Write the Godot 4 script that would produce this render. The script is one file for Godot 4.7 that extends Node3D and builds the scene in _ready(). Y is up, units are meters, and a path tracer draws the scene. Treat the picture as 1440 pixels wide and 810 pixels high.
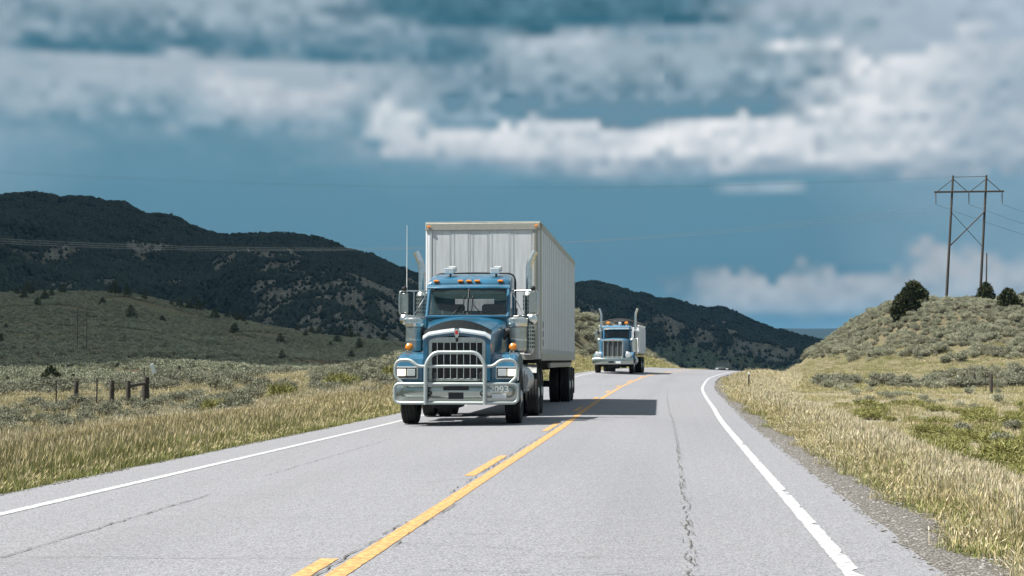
extends Node3D
# A two-lane highway through sagebrush hills: a blue tractor unit with a white trailer comes on, a dump truck and a car behind it.
const EXPOSURE := 2.05
const SUN_ENERGY := 1.6
var rng := RandomNumberGenerator.new()
var M := {}
var taken := {}

func _ready():
	rng.seed = 20931
	setup_view()
	make_materials()
	build_ground()
	build_road()
	build_mountains()
	build_clouds()
	build_tractor()
	build_trailer()
	build_dump_truck()
	build_car()
	build_power_lines()
	build_fences()
	build_trees()
	build_bushes()
	build_grass()

func setup_view():
	var cam := Camera3D.new()
	cam.name = "camera"
	cam.position = Vector3(0, 1.2, 0)
	cam.rotation = Vector3(deg_to_rad(2.75), deg_to_rad(5.87), 0)
	cam.fov = 21.834
	cam.near = 0.1
	cam.far = 40000.0
	add_child(cam)
	cam.current = true
	var e := Environment.new()
	e.background_mode = Environment.BG_SKY
	e.tonemap_mode = Environment.TONE_MAPPER_LINEAR
	e.tonemap_exposure = EXPOSURE
	e.sdfgi_enabled = true
	e.ssao_enabled = true
	e.ssil_enabled = true
	e.sky = Sky.new()
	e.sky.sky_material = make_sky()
	e.fog_enabled = true
	e.fog_density = 0.000035
	e.fog_light_color = Color(0.50, 0.75, 0.94)
	var we := WorldEnvironment.new()
	we.name = "world_environment"
	we.environment = e
	add_child(we)
	var sun := DirectionalLight3D.new()
	sun.name = "sun"
	sun.light_energy = SUN_ENERGY
	sun.light_color = Color(1.0, 0.985, 0.955)
	sun.light_angular_distance = 0.5
	sun.shadow_enabled = true
	add_child(sun)
	sun.look_at_from_position(Vector3.ZERO, Vector3(0.585, -1.0, -0.19), Vector3.UP)

# ---------------------------------------------------------------- sky
var sn1 := FastNoiseLite.new()
var sn2 := FastNoiseLite.new()
var sn3 := FastNoiseLite.new()
var cumuli := []
var sheets := []
var overs := []
var CE := 1.0

func lin(r, g, b) -> Vector3:
	var c := Color(r / 255.0, g / 255.0, b / 255.0).srgb_to_linear()
	return Vector3(c.r, c.g, c.b)

func make_sky() -> PanoramaSkyMaterial:
	for k in 3:
		var n: FastNoiseLite = [sn1, sn2, sn3][k]
		n.seed = 11 + 7 * k
		n.noise_type = FastNoiseLite.TYPE_SIMPLEX_SMOOTH
		n.frequency = 1.0
		n.fractal_type = FastNoiseLite.FRACTAL_FBM
		n.fractal_octaves = [5, 4, 5][k]
		n.fractal_gain = [0.55, 0.55, 0.62][k]
		n.offset = Vector3(37.3, 11.7, 53.1)
	# cloud shelves, far ones first: azimuth from the road's direction, half width, base and depth (degrees), colour at the base, colour of the top, how soft the base is, how ragged
	var seen_sheets := [
		[12.5, 9.0, 6.3, 9.0, lin(158, 180, 198), lin(172, 187, 202), 1.4, 0.5], [-18.0, 10.5, 8.2, 2.7, lin(104, 148, 169), lin(166, 185, 198), 0.9, 1.0], [4.5, 12.5, 6.4, 1.5, lin(120, 157, 178), lin(160, 180, 195), 0.5, 0.8], [-12.8, 2.6, 8.75, 1.5, lin(160, 180, 195), lin(196, 206, 215), 0.35, 1.0],
		[4.0, 4.4, 1.7, 1.5, lin(150, 173, 188), lin(172, 185, 195), 0.5, 1.1], [12.5, 3.6, 1.5, 1.9, lin(150, 174, 190), lin(180, 191, 200), 0.6, 1.0], [-9.6, 1.1, 3.4, 0.7, lin(140, 166, 182), lin(156, 176, 188), 0.3, 0.9], [3.0, 1.3, 6.1, 0.5, lin(130, 166, 186), lin(156, 180, 194), 0.2, 0.9],
	]
	var over_sheets := [
		[4.0, 6.0, 11.7, 2.1, lin(108, 145, 163), lin(168, 184, 198), 0.25, 0.8], [-5.0, 7.2, 9.15, 3.2, lin(82, 127, 149), lin(156, 177, 190), 0.22, 0.8], [-18.6, 8.2, 11.25, 2.9, lin(78, 124, 145), lin(154, 175, 189), 0.2, 0.7], [-8.0, 2.2, 11.5, 1.6, lin(160, 180, 193), lin(190, 202, 212), 0.4, 1.0], [-6.3, 8.5, 12.7, 4.0, lin(58, 107, 127), lin(96, 137, 155), 0.45, 0.8],
	]
	# small heaped clouds: azimuth, base, top, half width
	var seen_cumuli := [[-12.6, 8.75, 9.9, 1.5], [-8.3, 11.7, 12.6, 1.1]]
	var r := RandomNumberGenerator.new()
	r.seed = 5
	for turn in 8:
		for pair in [[seen_sheets, sheets], [over_sheets, overs]]:
			for s in pair[0]:
				var t: Array = s.duplicate()
				if turn > 0:
					t[0] = s[0] + turn * 45.0 + r.randf_range(-6, 6)
					t[2] = s[2] + r.randf_range(-0.7, 0.7)
					t[1] = s[1] * r.randf_range(0.8, 1.2)
				pair[1].append(t)
		for c in seen_cumuli:
			var t: Array = c.duplicate()
			if turn > 0:
				t[0] = c[0] + turn * 45.0 + r.randf_range(-5, 5)
			cumuli.append(t)
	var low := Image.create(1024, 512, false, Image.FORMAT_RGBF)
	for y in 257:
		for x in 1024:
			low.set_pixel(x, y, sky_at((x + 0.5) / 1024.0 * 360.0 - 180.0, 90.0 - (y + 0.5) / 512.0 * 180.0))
	for y in range(257, 512):
		for x in 1024:
			low.set_pixel(x, y, Color(0.16, 0.17, 0.17))
	low.resize(4096, 2048, Image.INTERPOLATE_CUBIC)
	# the same sky once more at full resolution where it is looked at closely
	for y in range(840, 1030):
		for x in range(2048 - 330, 2048 + 220):
			low.set_pixel(x, y, sky_at((x + 0.5) / 4096.0 * 360.0 - 180.0, 90.0 - (y + 0.5) / 2048.0 * 180.0))
	var sm := PanoramaSkyMaterial.new()
	sm.panorama = ImageTexture.create_from_image(low)
	return sm

const BANK_TOP := [[-12, 7.0], [-10.6, 8.1], [-9.2, 8.8], [-8.0, 8.4], [-6.5, 8.9], [-4.5, 9.2], [-2.3, 9.1], [-0.5, 9.6], [1.2, 10.3], [3.1, 10.9], [4.2, 11.6], [5.4, 11.9], [6.6, 11.5], [7.8, 10.8], [9.2, 10.9], [10.4, 11.6], [11.6, 11.9], [13.8, 11.4], [17, 9.5], [19, 8.0]]
const BANK_BASE := [[-12, 8.0], [-8, 7.8], [-4, 7.35], [2, 7.2], [7, 6.95], [14, 6.9], [19, 7.4]]
const BANK_LIGHT := [[-12, 0.35], [-9.5, 0.66], [-6, 0.78], [-3.5, 0.74], [-0.5, 0.9], [1.8, 1.0], [4.5, 0.96], [7.0, 0.88], [9.5, 0.7], [12, 0.42], [19, 0.3]]

func puff(az: float, el: float) -> float:
	var a := deg_to_rad(az)
	var b := deg_to_rad(el)
	var p := Vector3(sin(a) * cos(b), sin(b) * 1.35, -cos(a) * cos(b))
	return 0.42 - 1.15 * absf(sn1.get_noise_3dv(p * 10.0)) + 0.42 * sn2.get_noise_3dv(p * 26.0) + 0.36 * sn3.get_noise_3dv(p * 60.0)

func bank(az: float, el: float) -> float:   # the heaped cloud bank: above 0 inside
	var w := wrapf(az + 13.0, 0.0, 45.0) - 13.0
	if w > 19.0: return -1.0
	var top := table(BANK_TOP, w)
	var base := table(BANK_BASE, w)
	if top <= base: return -1.0
	var up := (top - el) / 1.3
	var down := (el - base) / 0.55
	return minf(minf(up, 1.1), minf(down, 1.1)) + puff(az, el) * 0.95

func heap(az: float, el: float, c: Array) -> float:
	var dx: float = wrapf(az - c[0], -180, 180) / c[3]
	var dy: float = (el - c[1]) / (c[2] - c[1])
	return (1.0 - dx * dx - (dy * dy * 0.9 if dy > 0.0 else dy * dy * 9.0)) * 0.8 - 0.15 + puff(az, el) * 0.9

func shelves(c: Vector3, list: Array, az: float, el: float, n1: float, n2: float, n3: float, n4: float) -> Vector3:
	for s in list:
		var dx: float = wrapf(az - s[0], -180, 180) / s[1]
		if absf(dx) > 1.5:
			continue
		var up: float = el - s[2] - 0.35 * n2 - 0.22 * n3 - 0.5 * n1 - 0.12 * dx * dx * s[3]
		if up < 0.0 or up > s[3] * 2.2:
			continue
		var h: float = up / s[3]
		var k: float = smoothstep(0.0, s[6], up) * (1.0 - smoothstep(0.78, 1.12, h + (n2 * 0.5 + n3 * 0.7 + n4 * 0.5) * s[7])) * (1.0 - smoothstep(0.7, 1.25, absf(dx) + (0.35 * n2 + 0.4 * n3) * s[7]))
		if k > 0.0:
			var low: Vector3 = s[4]
			var col := low.lerp(s[5], smoothstep(0.0, 0.85, h + 0.36 * n3 + 0.36 * n4 + 0.2 * n2))
			c = c.lerp(col * (1.0 + 0.13 * n3 + 0.13 * n4), k)
	return c

func sky_at(az: float, el: float) -> Color:
	var e := maxf(el, 0.0)
	var a := deg_to_rad(az)
	var b := deg_to_rad(el)
	var p := Vector3(sin(a) * cos(b), sin(b) * 2.0, -cos(a) * cos(b))
	var n1 := sn1.get_noise_3dv(p * 3.0)
	var n2 := sn2.get_noise_3dv(p * 9.0)
	var n3 := sn3.get_noise_3dv(p * Vector3(22.0, 20.0, 22.0))
	var n4 := sn1.get_noise_3dv(p * Vector3(50.0, 42.0, 50.0))
	var w := wrapf(az + 13.0, 0.0, 45.0) - 13.0
	# air under the cloud deck: rain-blue, paler towards the brighter side
	var c := lin(94, 143, 165).lerp(lin(80, 133, 157), smoothstep(0.8, 3.0, e)).lerp(lin(98, 146, 168), smoothstep(5.0, 7.5, e))
	c = c.lerp(lin(134, 169, 190), 0.85 * smoothstep(3.0, 12.0, w) * (1.0 - smoothstep(16.0, 25.0, w)))
	c = c.lerp(lin(104, 150, 172), 0.6 * smoothstep(-0.1, 0.5, n1))
	c *= 1.0 + 0.06 * n2
	# the broken deck higher up
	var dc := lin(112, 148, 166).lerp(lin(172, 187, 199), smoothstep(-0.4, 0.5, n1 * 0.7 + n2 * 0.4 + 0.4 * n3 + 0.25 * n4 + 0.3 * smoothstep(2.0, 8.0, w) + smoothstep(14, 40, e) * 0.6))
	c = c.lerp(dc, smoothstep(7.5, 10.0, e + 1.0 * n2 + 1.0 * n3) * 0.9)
	c = shelves(c, sheets, az, el, n1, n2, n3, n4)
	var d := bank(az, el)
	if d > 0.0:
		var dl := bank(az - 0.2, el + 0.3)
		var lit := table(BANK_LIGHT, w) * clampf(0.74 + 0.8 * (d - dl) + 0.26 * n3 + 0.14 * n2 + 0.32 * n4, 0.2, 1.12) * (0.72 + 0.28 * smoothstep(0.0, 1.0, (el - table(BANK_BASE, w)) / 1.2))
		c = c.lerp(lin(126, 156, 176).lerp(lin(238, 240, 243), clampf(lit, 0, 1)), smoothstep(0.0, 0.17, d) * 0.96)
	for k in cumuli:
		if absf(wrapf(az - k[0], -180, 180)) > k[3] * 1.6 or el > k[2] + 1.2 or el < k[1] - 0.9:
			continue
		d = heap(az, el, k)
		if d > 0.0:
			var lit := clampf(0.6 + 0.5 * (d - heap(az - 0.2, el + 0.3, k)) + 0.2 * n3, 0.2, 0.95)
			c = c.lerp(lin(140, 167, 184).lerp(lin(232, 236, 240), lit), smoothstep(0.0, 0.6, d) * 0.85)
	c = shelves(c, overs, az, el, n1, n2, n3, n4)
	c = c.lerp(Vector3.ONE * c.dot(Vector3(0.21, 0.72, 0.07)), 0.06)
	c /= EXPOSURE
	return Color(c.x, c.y, c.z)

# ---------------------------------------------------------------- helpers
func numbered(called: String) -> String:
	var n: int = taken.get(called, 0)
	taken[called] = n + 1
	return called if n == 0 else "%s_%03d" % [called, n]

func thing(called: String, label: String, category: String, at := Vector3.ZERO, turn := 0.0, group := "") -> Node3D:
	var o := Node3D.new()
	o.name = numbered(called)
	add_child(o)
	o.position = at
	o.rotation.y = turn
	tag(o, label, category, group)
	return o

func tag(o: Node, label: String, category: String, group := "", kind := ""):
	if label: o.set_meta("label", label)
	if category: o.set_meta("category", category)
	if group: o.set_meta("group", group)
	if kind: o.set_meta("kind", kind)

func put(called: String, mesh: Mesh, mat: Material, parent: Node = null) -> MeshInstance3D:
	var o := MeshInstance3D.new()
	o.name = called if parent else numbered(called)
	o.mesh = mesh
	o.material_override = mat
	(parent if parent else self).add_child(o, true)
	return o

class Shape:
	var st := SurfaceTool.new()
	var tint := Color.WHITE
	func _init():
		st.begin(Mesh.PRIMITIVE_TRIANGLES)
	func flat():
		st.set_smooth_group(-1)
		return self
	func smooth(n := 0):
		st.set_smooth_group(n)
		return self
	func v(p: Vector3):
		st.set_color(tint)
		st.add_vertex(p)
	func tri(a: Vector3, b: Vector3, c: Vector3):
		v(a); v(b); v(c)
	func quad(a: Vector3, b: Vector3, c: Vector3, d: Vector3):
		tri(a, b, c)
		tri(a, c, d)
	func out(a: Vector3, b: Vector3, c: Vector3, o: Vector3):   # a triangle turned away from o
		if (b - a).cross(c - a).dot(a - o) > 0.0: tri(a, c, b)
		else: tri(a, b, c)
	func box(c: Vector3, s: Vector3, bev := 0.008, t := Basis()):
		flat()
		var h := s * 0.5
		bev = minf(bev, minf(h.x, minf(h.y, h.z)) * 0.6)
		var k := h - Vector3.ONE * bev
		for ax in 3:
			var u := (ax + 1) % 3
			var w := (ax + 2) % 3
			for sg in [-1.0, 1.0]:
				var q := []
				for m in [[-1, -1], [1, -1], [1, 1], [-1, 1]]:
					var p := Vector3.ZERO
					p[ax] = h[ax] * sg; p[u] = k[u] * m[0]; p[w] = k[w] * m[1]
					q.append(c + t * p)
				out(q[0], q[1], q[2], c); out(q[0], q[2], q[3], c)
		if bev <= 0.0: return self
		for ax in 3:
			var u := (ax + 1) % 3
			var w := (ax + 2) % 3
			for m in [[-1, -1], [1, -1], [1, 1], [-1, 1]]:
				var q := []
				for e in [[-1, 0], [1, 0], [1, 1], [-1, 1]]:
					var p := Vector3.ZERO
					p[ax] = k[ax] * e[0]
					p[u] = (h[u] if e[1] == 0 else k[u]) * m[0]
					p[w] = (k[w] if e[1] == 0 else h[w]) * m[1]
					q.append(c + t * p)
				out(q[0], q[1], q[2], c); out(q[0], q[2], q[3], c)
		for i in 8:
			var g := Vector3(1 if i & 1 else -1, 1 if i & 2 else -1, 1 if i & 4 else -1)
			out(c + t * (Vector3(h.x, k.y, k.z) * g), c + t * (Vector3(k.x, h.y, k.z) * g), c + t * (Vector3(k.x, k.y, h.z) * g), c)
		return self
	func tube(pts: Array, r, n := 8, closed := false):
		smooth()
		var rings := []
		var m := pts.size()
		var prev := Vector3.ZERO
		for i in m:
			var d: Vector3
			if closed: d = pts[(i + 1) % m] - pts[(i + m - 1) % m]
			else: d = pts[mini(i + 1, m - 1)] - pts[maxi(i - 1, 0)]
			d = d.normalized()
			var side := prev - d * prev.dot(d)
			if side.length() < 0.1:
				side = d.cross(Vector3.UP if absf(d.y) < 0.9 else Vector3.RIGHT)
			side = side.normalized()
			prev = side
			var up := d.cross(side)
			var rad: float = r[i] if r is Array else r
			var ring := []
			for j in n:
				var a := TAU * j / n
				ring.append(pts[i] + (side * cos(a) + up * sin(a)) * rad)
			rings.append(ring)
		for i in (m if closed else m - 1):
			var A: Array = rings[i]
			var B: Array = rings[(i + 1) % m]
			for j in n:
				var o: Vector3 = (pts[i] + pts[(i + 1) % m]) * 0.5
				out(A[j], A[(j + 1) % n], B[(j + 1) % n], o); out(A[j], B[(j + 1) % n], B[j], o)
		if not closed:
			flat()
			for e in [0, m - 1]:
				var o: Vector3 = pts[1] if e == 0 else pts[m - 2]
				for j in range(1, n - 1):
					out(rings[e][0], rings[e][j], rings[e][j + 1], o)
		return self
	func lathe(prof: Array, t: Transform3D, n := 20):   # prof: Vector2(radius, height) round the y axis of t
		for i in prof.size() - 1:
			smooth(i + 1)
			var a: Vector2 = prof[i]
			var b: Vector2 = prof[i + 1]
			for j in n:
				var p := TAU * j / n
				var q := TAU * (j + 1) / n
				var A := t * Vector3(a.x * cos(p), a.y, a.x * sin(p))
				var B := t * Vector3(a.x * cos(q), a.y, a.x * sin(q))
				var C := t * Vector3(b.x * cos(q), b.y, b.x * sin(q))
				var D := t * Vector3(b.x * cos(p), b.y, b.x * sin(p))
				if a.x > 0.0001: tri(A, C, B) if false else tri(A, B, C)
				if b.x > 0.0001: tri(A, C, D)
		return self
	func loft(rings: Array, closed := true, caps := true):   # rings of equal length
		var n: int = rings[0].size()
		for i in rings.size() - 1:
			for j in (n if closed else n - 1):
				var k := (j + 1) % n
				quad(rings[i][j], rings[i][k], rings[i + 1][k], rings[i + 1][j])
		if caps:
			flat()
			for e in [0, rings.size() - 1]:
				var c := Vector3.ZERO
				for p in rings[e]: c += p
				c /= n
				for j in n:
					tri(c, rings[e][j], rings[e][(j + 1) % n])
		return self
	func prism(poly: Array, t: Transform3D, depth: float, bev := 0.0):   # poly of Vector2 in t's xy plane, pushed along t's z
		flat()
		var pp := PackedVector2Array(poly)
		var n := pp.size()
		var small := PackedVector2Array()
		var turn := 1.0 if Geometry2D.is_polygon_clockwise(pp) else -1.0
		for i in n:
			var d1 := (pp[i] - pp[(i + n - 1) % n]).normalized()
			var d2 := (pp[(i + 1) % n] - pp[i]).normalized()
			var nn := (Vector2(d1.y, -d1.x) + Vector2(d2.y, -d2.x))
			small.append(pp[i] + nn.normalized() * bev * turn * (1.0 if true else 0.0))
		var lay := [[0.0, small if bev > 0 else pp], [bev, pp], [depth - bev, pp], [depth, small if bev > 0 else pp]]
		if bev <= 0: lay = [[0.0, pp], [depth, pp]]
		for l in lay.size() - 1:
			for i in n:
				var k := (i + 1) % n
				var a: PackedVector2Array = lay[l][1]
				var b: PackedVector2Array = lay[l + 1][1]
				quad(t * Vector3(a[i].x, a[i].y, lay[l][0]), t * Vector3(a[k].x, a[k].y, lay[l][0]), t * Vector3(b[k].x, b[k].y, lay[l + 1][0]), t * Vector3(b[i].x, b[i].y, lay[l + 1][0]))
		for e in [0, lay.size() - 1]:
			var a: PackedVector2Array = lay[e][1]
			var ix := Geometry2D.triangulate_polygon(a)
			for i in range(0, ix.size(), 3):
				tri(t * Vector3(a[ix[i]].x, a[ix[i]].y, lay[e][0]), t * Vector3(a[ix[i + 1]].x, a[ix[i + 1]].y, lay[e][0]), t * Vector3(a[ix[i + 2]].x, a[ix[i + 2]].y, lay[e][0]))
		return self
	func made() -> ArrayMesh:
		st.generate_normals()
		return st.commit()

func path3(pts: Array, r := 0.06, n := 4) -> Array:   # a polyline with rounded corners
	var o := [pts[0]]
	for i in range(1, pts.size() - 1):
		var a: Vector3 = pts[i] + (pts[i - 1] - pts[i]).limit_length(minf(r, (pts[i - 1] - pts[i]).length() * 0.45))
		var b: Vector3 = pts[i] + (pts[i + 1] - pts[i]).limit_length(minf(r, (pts[i + 1] - pts[i]).length() * 0.45))
		for k in n + 1:
			var t := float(k) / n
			o.append(a.lerp(pts[i], t).lerp(pts[i].lerp(b, t), t))
	o.append(pts[-1])
	return o

func ring3(pts: Array, r := 0.06, n := 4) -> Array:   # the same, closed
	var o := []
	var m := pts.size()
	for i in m:
		var q: Vector3 = pts[i]
		var a: Vector3 = q + (pts[(i + m - 1) % m] - q).limit_length(r)
		var b: Vector3 = q + (pts[(i + 1) % m] - q).limit_length(r)
		for k in n + 1:
			var t := float(k) / n
			o.append(a.lerp(q, t).lerp(q.lerp(b, t), t))
	return o

func table(t: Array, x: float) -> float:   # smooth curve through (x, y) pairs
	if x <= t[0][0]: return t[0][1]
	var n := t.size()
	if x >= t[n - 1][0]: return t[n - 1][1]
	var i := 0
	while t[i + 1][0] < x: i += 1
	var a: float = t[i][1]
	var b: float = t[i + 1][1]
	var w: float = t[i + 1][0] - t[i][0]
	var m0: float = (b - t[maxi(i - 1, 0)][1]) / (t[i + 1][0] - t[maxi(i - 1, 0)][0])
	var m1: float = (t[mini(i + 2, n - 1)][1] - a) / (t[mini(i + 2, n - 1)][0] - t[i][0])
	var s: float = (x - t[i][0]) / w
	var s2 := s * s
	var s3 := s2 * s
	return (2 * s3 - 3 * s2 + 1) * a + (s3 - 2 * s2 + s) * w * m0 + (3 * s2 - 2 * s3) * b + (s3 - s2) * w * m1

func srgb(r: float, g: float, b: float, a := 1.0) -> Color:   # a real-world base colour, given linear
	var c := Color(r, g, b).linear_to_srgb()
	c.a = a
	return c

func mat(r: float, g: float, b: float, rough := 0.6, metal := 0.0, spec := 0.5) -> StandardMaterial3D:
	var m := StandardMaterial3D.new()
	m.albedo_color = srgb(r, g, b)
	m.roughness = rough
	m.metallic = metal
	m.metallic_specular = spec
	return m

func noise_tex(freq: float, octaves: int, lo: Color, hi: Color, size := 512, seed_ := 1, type := FastNoiseLite.TYPE_SIMPLEX_SMOOTH, contrast := 1.0) -> ImageTexture:
	var n := FastNoiseLite.new()
	n.seed = seed_
	n.noise_type = type
	n.frequency = freq
	n.fractal_octaves = octaves
	var im := n.get_seamless_image(size, size)
	im.convert(Image.FORMAT_RGB8)
	for y in size:
		for x in size:
			var k := clampf((im.get_pixel(x, y).r - 0.5) * contrast + 0.5, 0, 1)
			im.set_pixel(x, y, lo.lerp(hi, k))
	return ImageTexture.create_from_image(im)

func grime(m: StandardMaterial3D, tex: Texture2D, scale: Vector3, world := false):
	m.albedo_texture = tex
	m.uv1_triplanar = true
	m.uv1_world_triplanar = world
	m.uv1_scale = scale

# ---------------------------------------------------------------- materials
func make_materials():
	var chrome_dirt := noise_tex(0.02, 4, Color(0.88, 0.87, 0.84), Color(1, 1, 1), 256, 3, FastNoiseLite.TYPE_SIMPLEX_SMOOTH, 1.2)
	M.blue = mat(0.014, 0.11, 0.20, 0.3)
	M.blue.clearcoat_enabled = true
	M.blue.clearcoat = 0.8
	M.blue.clearcoat_roughness = 0.08
	grime(M.blue, noise_tex(0.012, 5, Color(0.85, 0.85, 0.84), Color(1, 1, 1), 256, 31, FastNoiseLite.TYPE_SIMPLEX_SMOOTH, 2.2), Vector3.ONE * 0.6)
	M.blue2 = mat(0.025, 0.15, 0.28, 0.3)
	M.blue2.clearcoat_enabled = true
	M.chrome = mat(0.82, 0.83, 0.82, 0.24, 1.0)
	grime(M.chrome, chrome_dirt, Vector3.ONE * 1.5)
	M.steel = mat(0.52, 0.55, 0.54, 0.34, 1.0)
	grime(M.steel, chrome_dirt, Vector3.ONE * 2.0)
	M.bumper = mat(0.40, 0.44, 0.41, 0.26, 1.0)
	M.alu = mat(0.62, 0.64, 0.65, 0.42, 0.85)
	grime(M.alu, chrome_dirt, Vector3.ONE * 2.3)
	M.frame = mat(0.022, 0.023, 0.025, 0.7)
	M.rubber = mat(0.022, 0.022, 0.022, 0.85)
	grime(M.rubber, noise_tex(0.03, 4, Color(0.6, 0.58, 0.55), Color(1, 1, 1), 256, 5), Vector3.ONE * 2)
	M.black = mat(0.013, 0.013, 0.014, 0.5)
	M.deflector = mat(0.014, 0.018, 0.02, 0.85, 0.0, 0.25)
	M.bar = mat(0.40, 0.44, 0.43, 0.5, 0.55)
	M.interior = mat(0.06, 0.065, 0.065, 0.8)
	M.amber = mat(0.75, 0.24, 0.03, 0.25)
	M.red = mat(0.45, 0.03, 0.02, 0.3)
	M.lamp = mat(0.75, 0.77, 0.78, 0.12, 0.6)
	M.lit = mat(0.9, 0.88, 0.82, 0.3)
	M.lit.emission_enabled = true
	M.lit.emission = Color(1.0, 0.92, 0.8)
	M.lit.emission_energy_multiplier = 0.55
	M.glass = mat(0.05, 0.085, 0.085, 0.03)
	M.glass.albedo_color.a = 0.30
	M.glass.transparency = BaseMaterial3D.TRANSPARENCY_ALPHA
	M.mirror = mat(0.6, 0.62, 0.62, 0.03, 1.0)
	M.paper = mat(0.72, 0.74, 0.76, 0.6)
	M.white_print = mat(0.78, 0.8, 0.76, 0.5)
	var streak := noise_tex(0.01, 5, Color(0.92, 0.915, 0.90), Color(1, 1, 1), 512, 9, FastNoiseLite.TYPE_SIMPLEX_SMOOTH, 1.2)
	M.trailer = mat(0.64, 0.665, 0.70, 0.42, 0.0)
	grime(M.trailer, streak, Vector3(2.4, 0.22, 2.4))
	M.trailer_b = mat(0.625, 0.65, 0.685, 0.45, 0.0)
	grime(M.trailer_b, streak, Vector3(3.1, 0.17, 3.1))
	M.rail = mat(0.40, 0.40, 0.36, 0.55, 0.3)
	grime(M.rail, streak, Vector3(1.3, 3.0, 1.3))
	M.asphalt = mat(0.265, 0.265, 0.288, 0.9)
	M.tinted = mat(0.012, 0.018, 0.02, 0.08)
	M.asphalt.vertex_color_use_as_albedo = true
	grime(M.asphalt, asphalt_tex(), Vector3.ONE * 0.55, true)
	M.asphalt.normal_enabled = true
	var bump := FastNoiseLite.new()
	bump.frequency = 0.11
	bump.fractal_octaves = 3
	var bi := bump.get_seamless_image(512, 512)
	bi.bump_map_to_normal_map(3.0)
	M.asphalt.normal_texture = ImageTexture.create_from_image(bi)
	M.asphalt.normal_scale = 0.25
	M.white_paint = mat(0.46, 0.465, 0.47, 0.8)
	grime(M.white_paint, noise_tex(0.03, 5, Color(0.76, 0.76, 0.76), Color(1, 1, 1), 512, 12, FastNoiseLite.TYPE_SIMPLEX_SMOOTH, 2.0), Vector3.ONE * 0.9, true)
	M.yellow_paint = mat(0.55, 0.30, 0.105, 0.8)
	grime(M.yellow_paint, noise_tex(0.03, 5, Color(0.76, 0.77, 0.80), Color(1, 1, 1), 512, 14, FastNoiseLite.TYPE_SIMPLEX_SMOOTH, 2.0), Vector3.ONE * 0.9, true)
	M.crack = mat(0.085, 0.08, 0.068, 0.95)
	M.ground = mat(1, 1, 1, 0.95, 0.0, 0.2)
	M.ground.vertex_color_use_as_albedo = true
	grime(M.ground, noise_tex(0.045, 6, Color(0.55, 0.54, 0.52), Color(1, 1, 1), 1024, 21, FastNoiseLite.TYPE_SIMPLEX_SMOOTH, 1.9), Vector3.ONE * 0.23, true)
	M.gravel = mat(0.27, 0.255, 0.235, 0.95, 0.0, 0.2)
	grime(M.gravel, noise_tex(0.13, 3, Color(0.45, 0.44, 0.43), Color(1, 1, 1), 512, 22, FastNoiseLite.TYPE_CELLULAR, 2.2), Vector3.ONE * 0.8, true)
	M.mountain = mat(1, 1, 1, 1.0, 0.0, 0.1)
	M.mountain.vertex_color_use_as_albedo = true
	grime(M.mountain, noise_tex(0.05, 6, Color(0.5, 0.5, 0.5), Color(1, 1, 1), 1024, 23, FastNoiseLite.TYPE_SIMPLEX_SMOOTH, 2.4), Vector3.ONE * 0.006, true)
	M.leaf = mat(1, 1, 1, 0.8, 0.0, 0.25)
	M.leaf.vertex_color_use_as_albedo = true
	M.wood = mat(0.085, 0.07, 0.055, 0.9)
	grime(M.wood, noise_tex(0.03, 5, Color(0.5, 0.5, 0.5), Color(1, 1, 1), 256, 25, FastNoiseLite.TYPE_SIMPLEX_SMOOTH, 2.0), Vector3(6, 0.7, 6))
	M.bark = mat(0.05, 0.04, 0.032, 0.95)
	M.post_metal = mat(0.06, 0.055, 0.05, 0.6, 0.4)
	M.wire = mat(0.2, 0.22, 0.23, 0.6, 0.0)
	M.wire_dark = mat(0.06, 0.08, 0.09, 0.6, 0.2)
	M.insulator = mat(0.10, 0.10, 0.11, 0.3)

func asphalt_tex() -> ImageTexture:
	var r := RandomNumberGenerator.new()
	r.seed = 77
	var n := FastNoiseLite.new()
	n.frequency = 0.09
	n.fractal_octaves = 3
	var im := n.get_seamless_image(1024, 1024)
	im.convert(Image.FORMAT_RGB8)
	for y in 1024:
		for x in 1024:
			var k := 0.84 + (im.get_pixel(x, y).r - 0.5) * 0.28 + r.randf_range(-0.04, 0.04)
			im.set_pixel(x, y, Color(k, k, k))
	for i in 22000:   # stones in the asphalt, pale and dark
		var px := r.randi_range(0, 1021)
		var py := r.randi_range(0, 1021)
		var s := r.randi_range(2, 7)
		var k := r.randf_range(0.95, 1.0) if r.randf() < 0.45 else r.randf_range(0.58, 0.76)
		im.fill_rect(Rect2i(px, py, s, s), Color(k, k, k * 0.99))
	return ImageTexture.create_from_image(im)

# ---------------------------------------------------------------- land
const CENTRE := [[-60, -1.85], [25, -1.85], [35, -1.93], [50, -1.99], [66, -1.9], [80, -1.49], [92, -0.85], [105, 0.3], [125, 2.3], [150, 4.8], [190, 8.8], [260, 16.0], [300, 20.0]]
const LANE := [[-60, 2.92], [25, 2.94], [41, 3.2], [60, 3.42], [75, 3.58], [90, 3.6], [300, 3.6]]
const RISE := [[-60, 0.0], [55, 0.0], [65, 0.03], [72, 0.07], [80, 0.16], [92, 0.27], [105, 0.35], [120, 0.39], [135, 0.33], [150, 0.15], [170, -0.3], [190, -0.85], [220, -1.8], [300, -4.5]]
const HILL_RIDGE := [[-700, 30.0], [-400, 31.0], [-232, 29.8], [-196, 28.6], [-176, 25.2], [-158, 21.2], [-128, 15.4], [-93, 11.0], [-40, 6.0], [0, 2.0], [30, 0.0]]
const KNOLL_ALONG := [[50, 0.0], [75, 0.25], [95, 0.5], [115, 0.8], [132, 1.0], [150, 0.95], [170, 0.6], [190, 0.28], [215, 0.0]]
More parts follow.
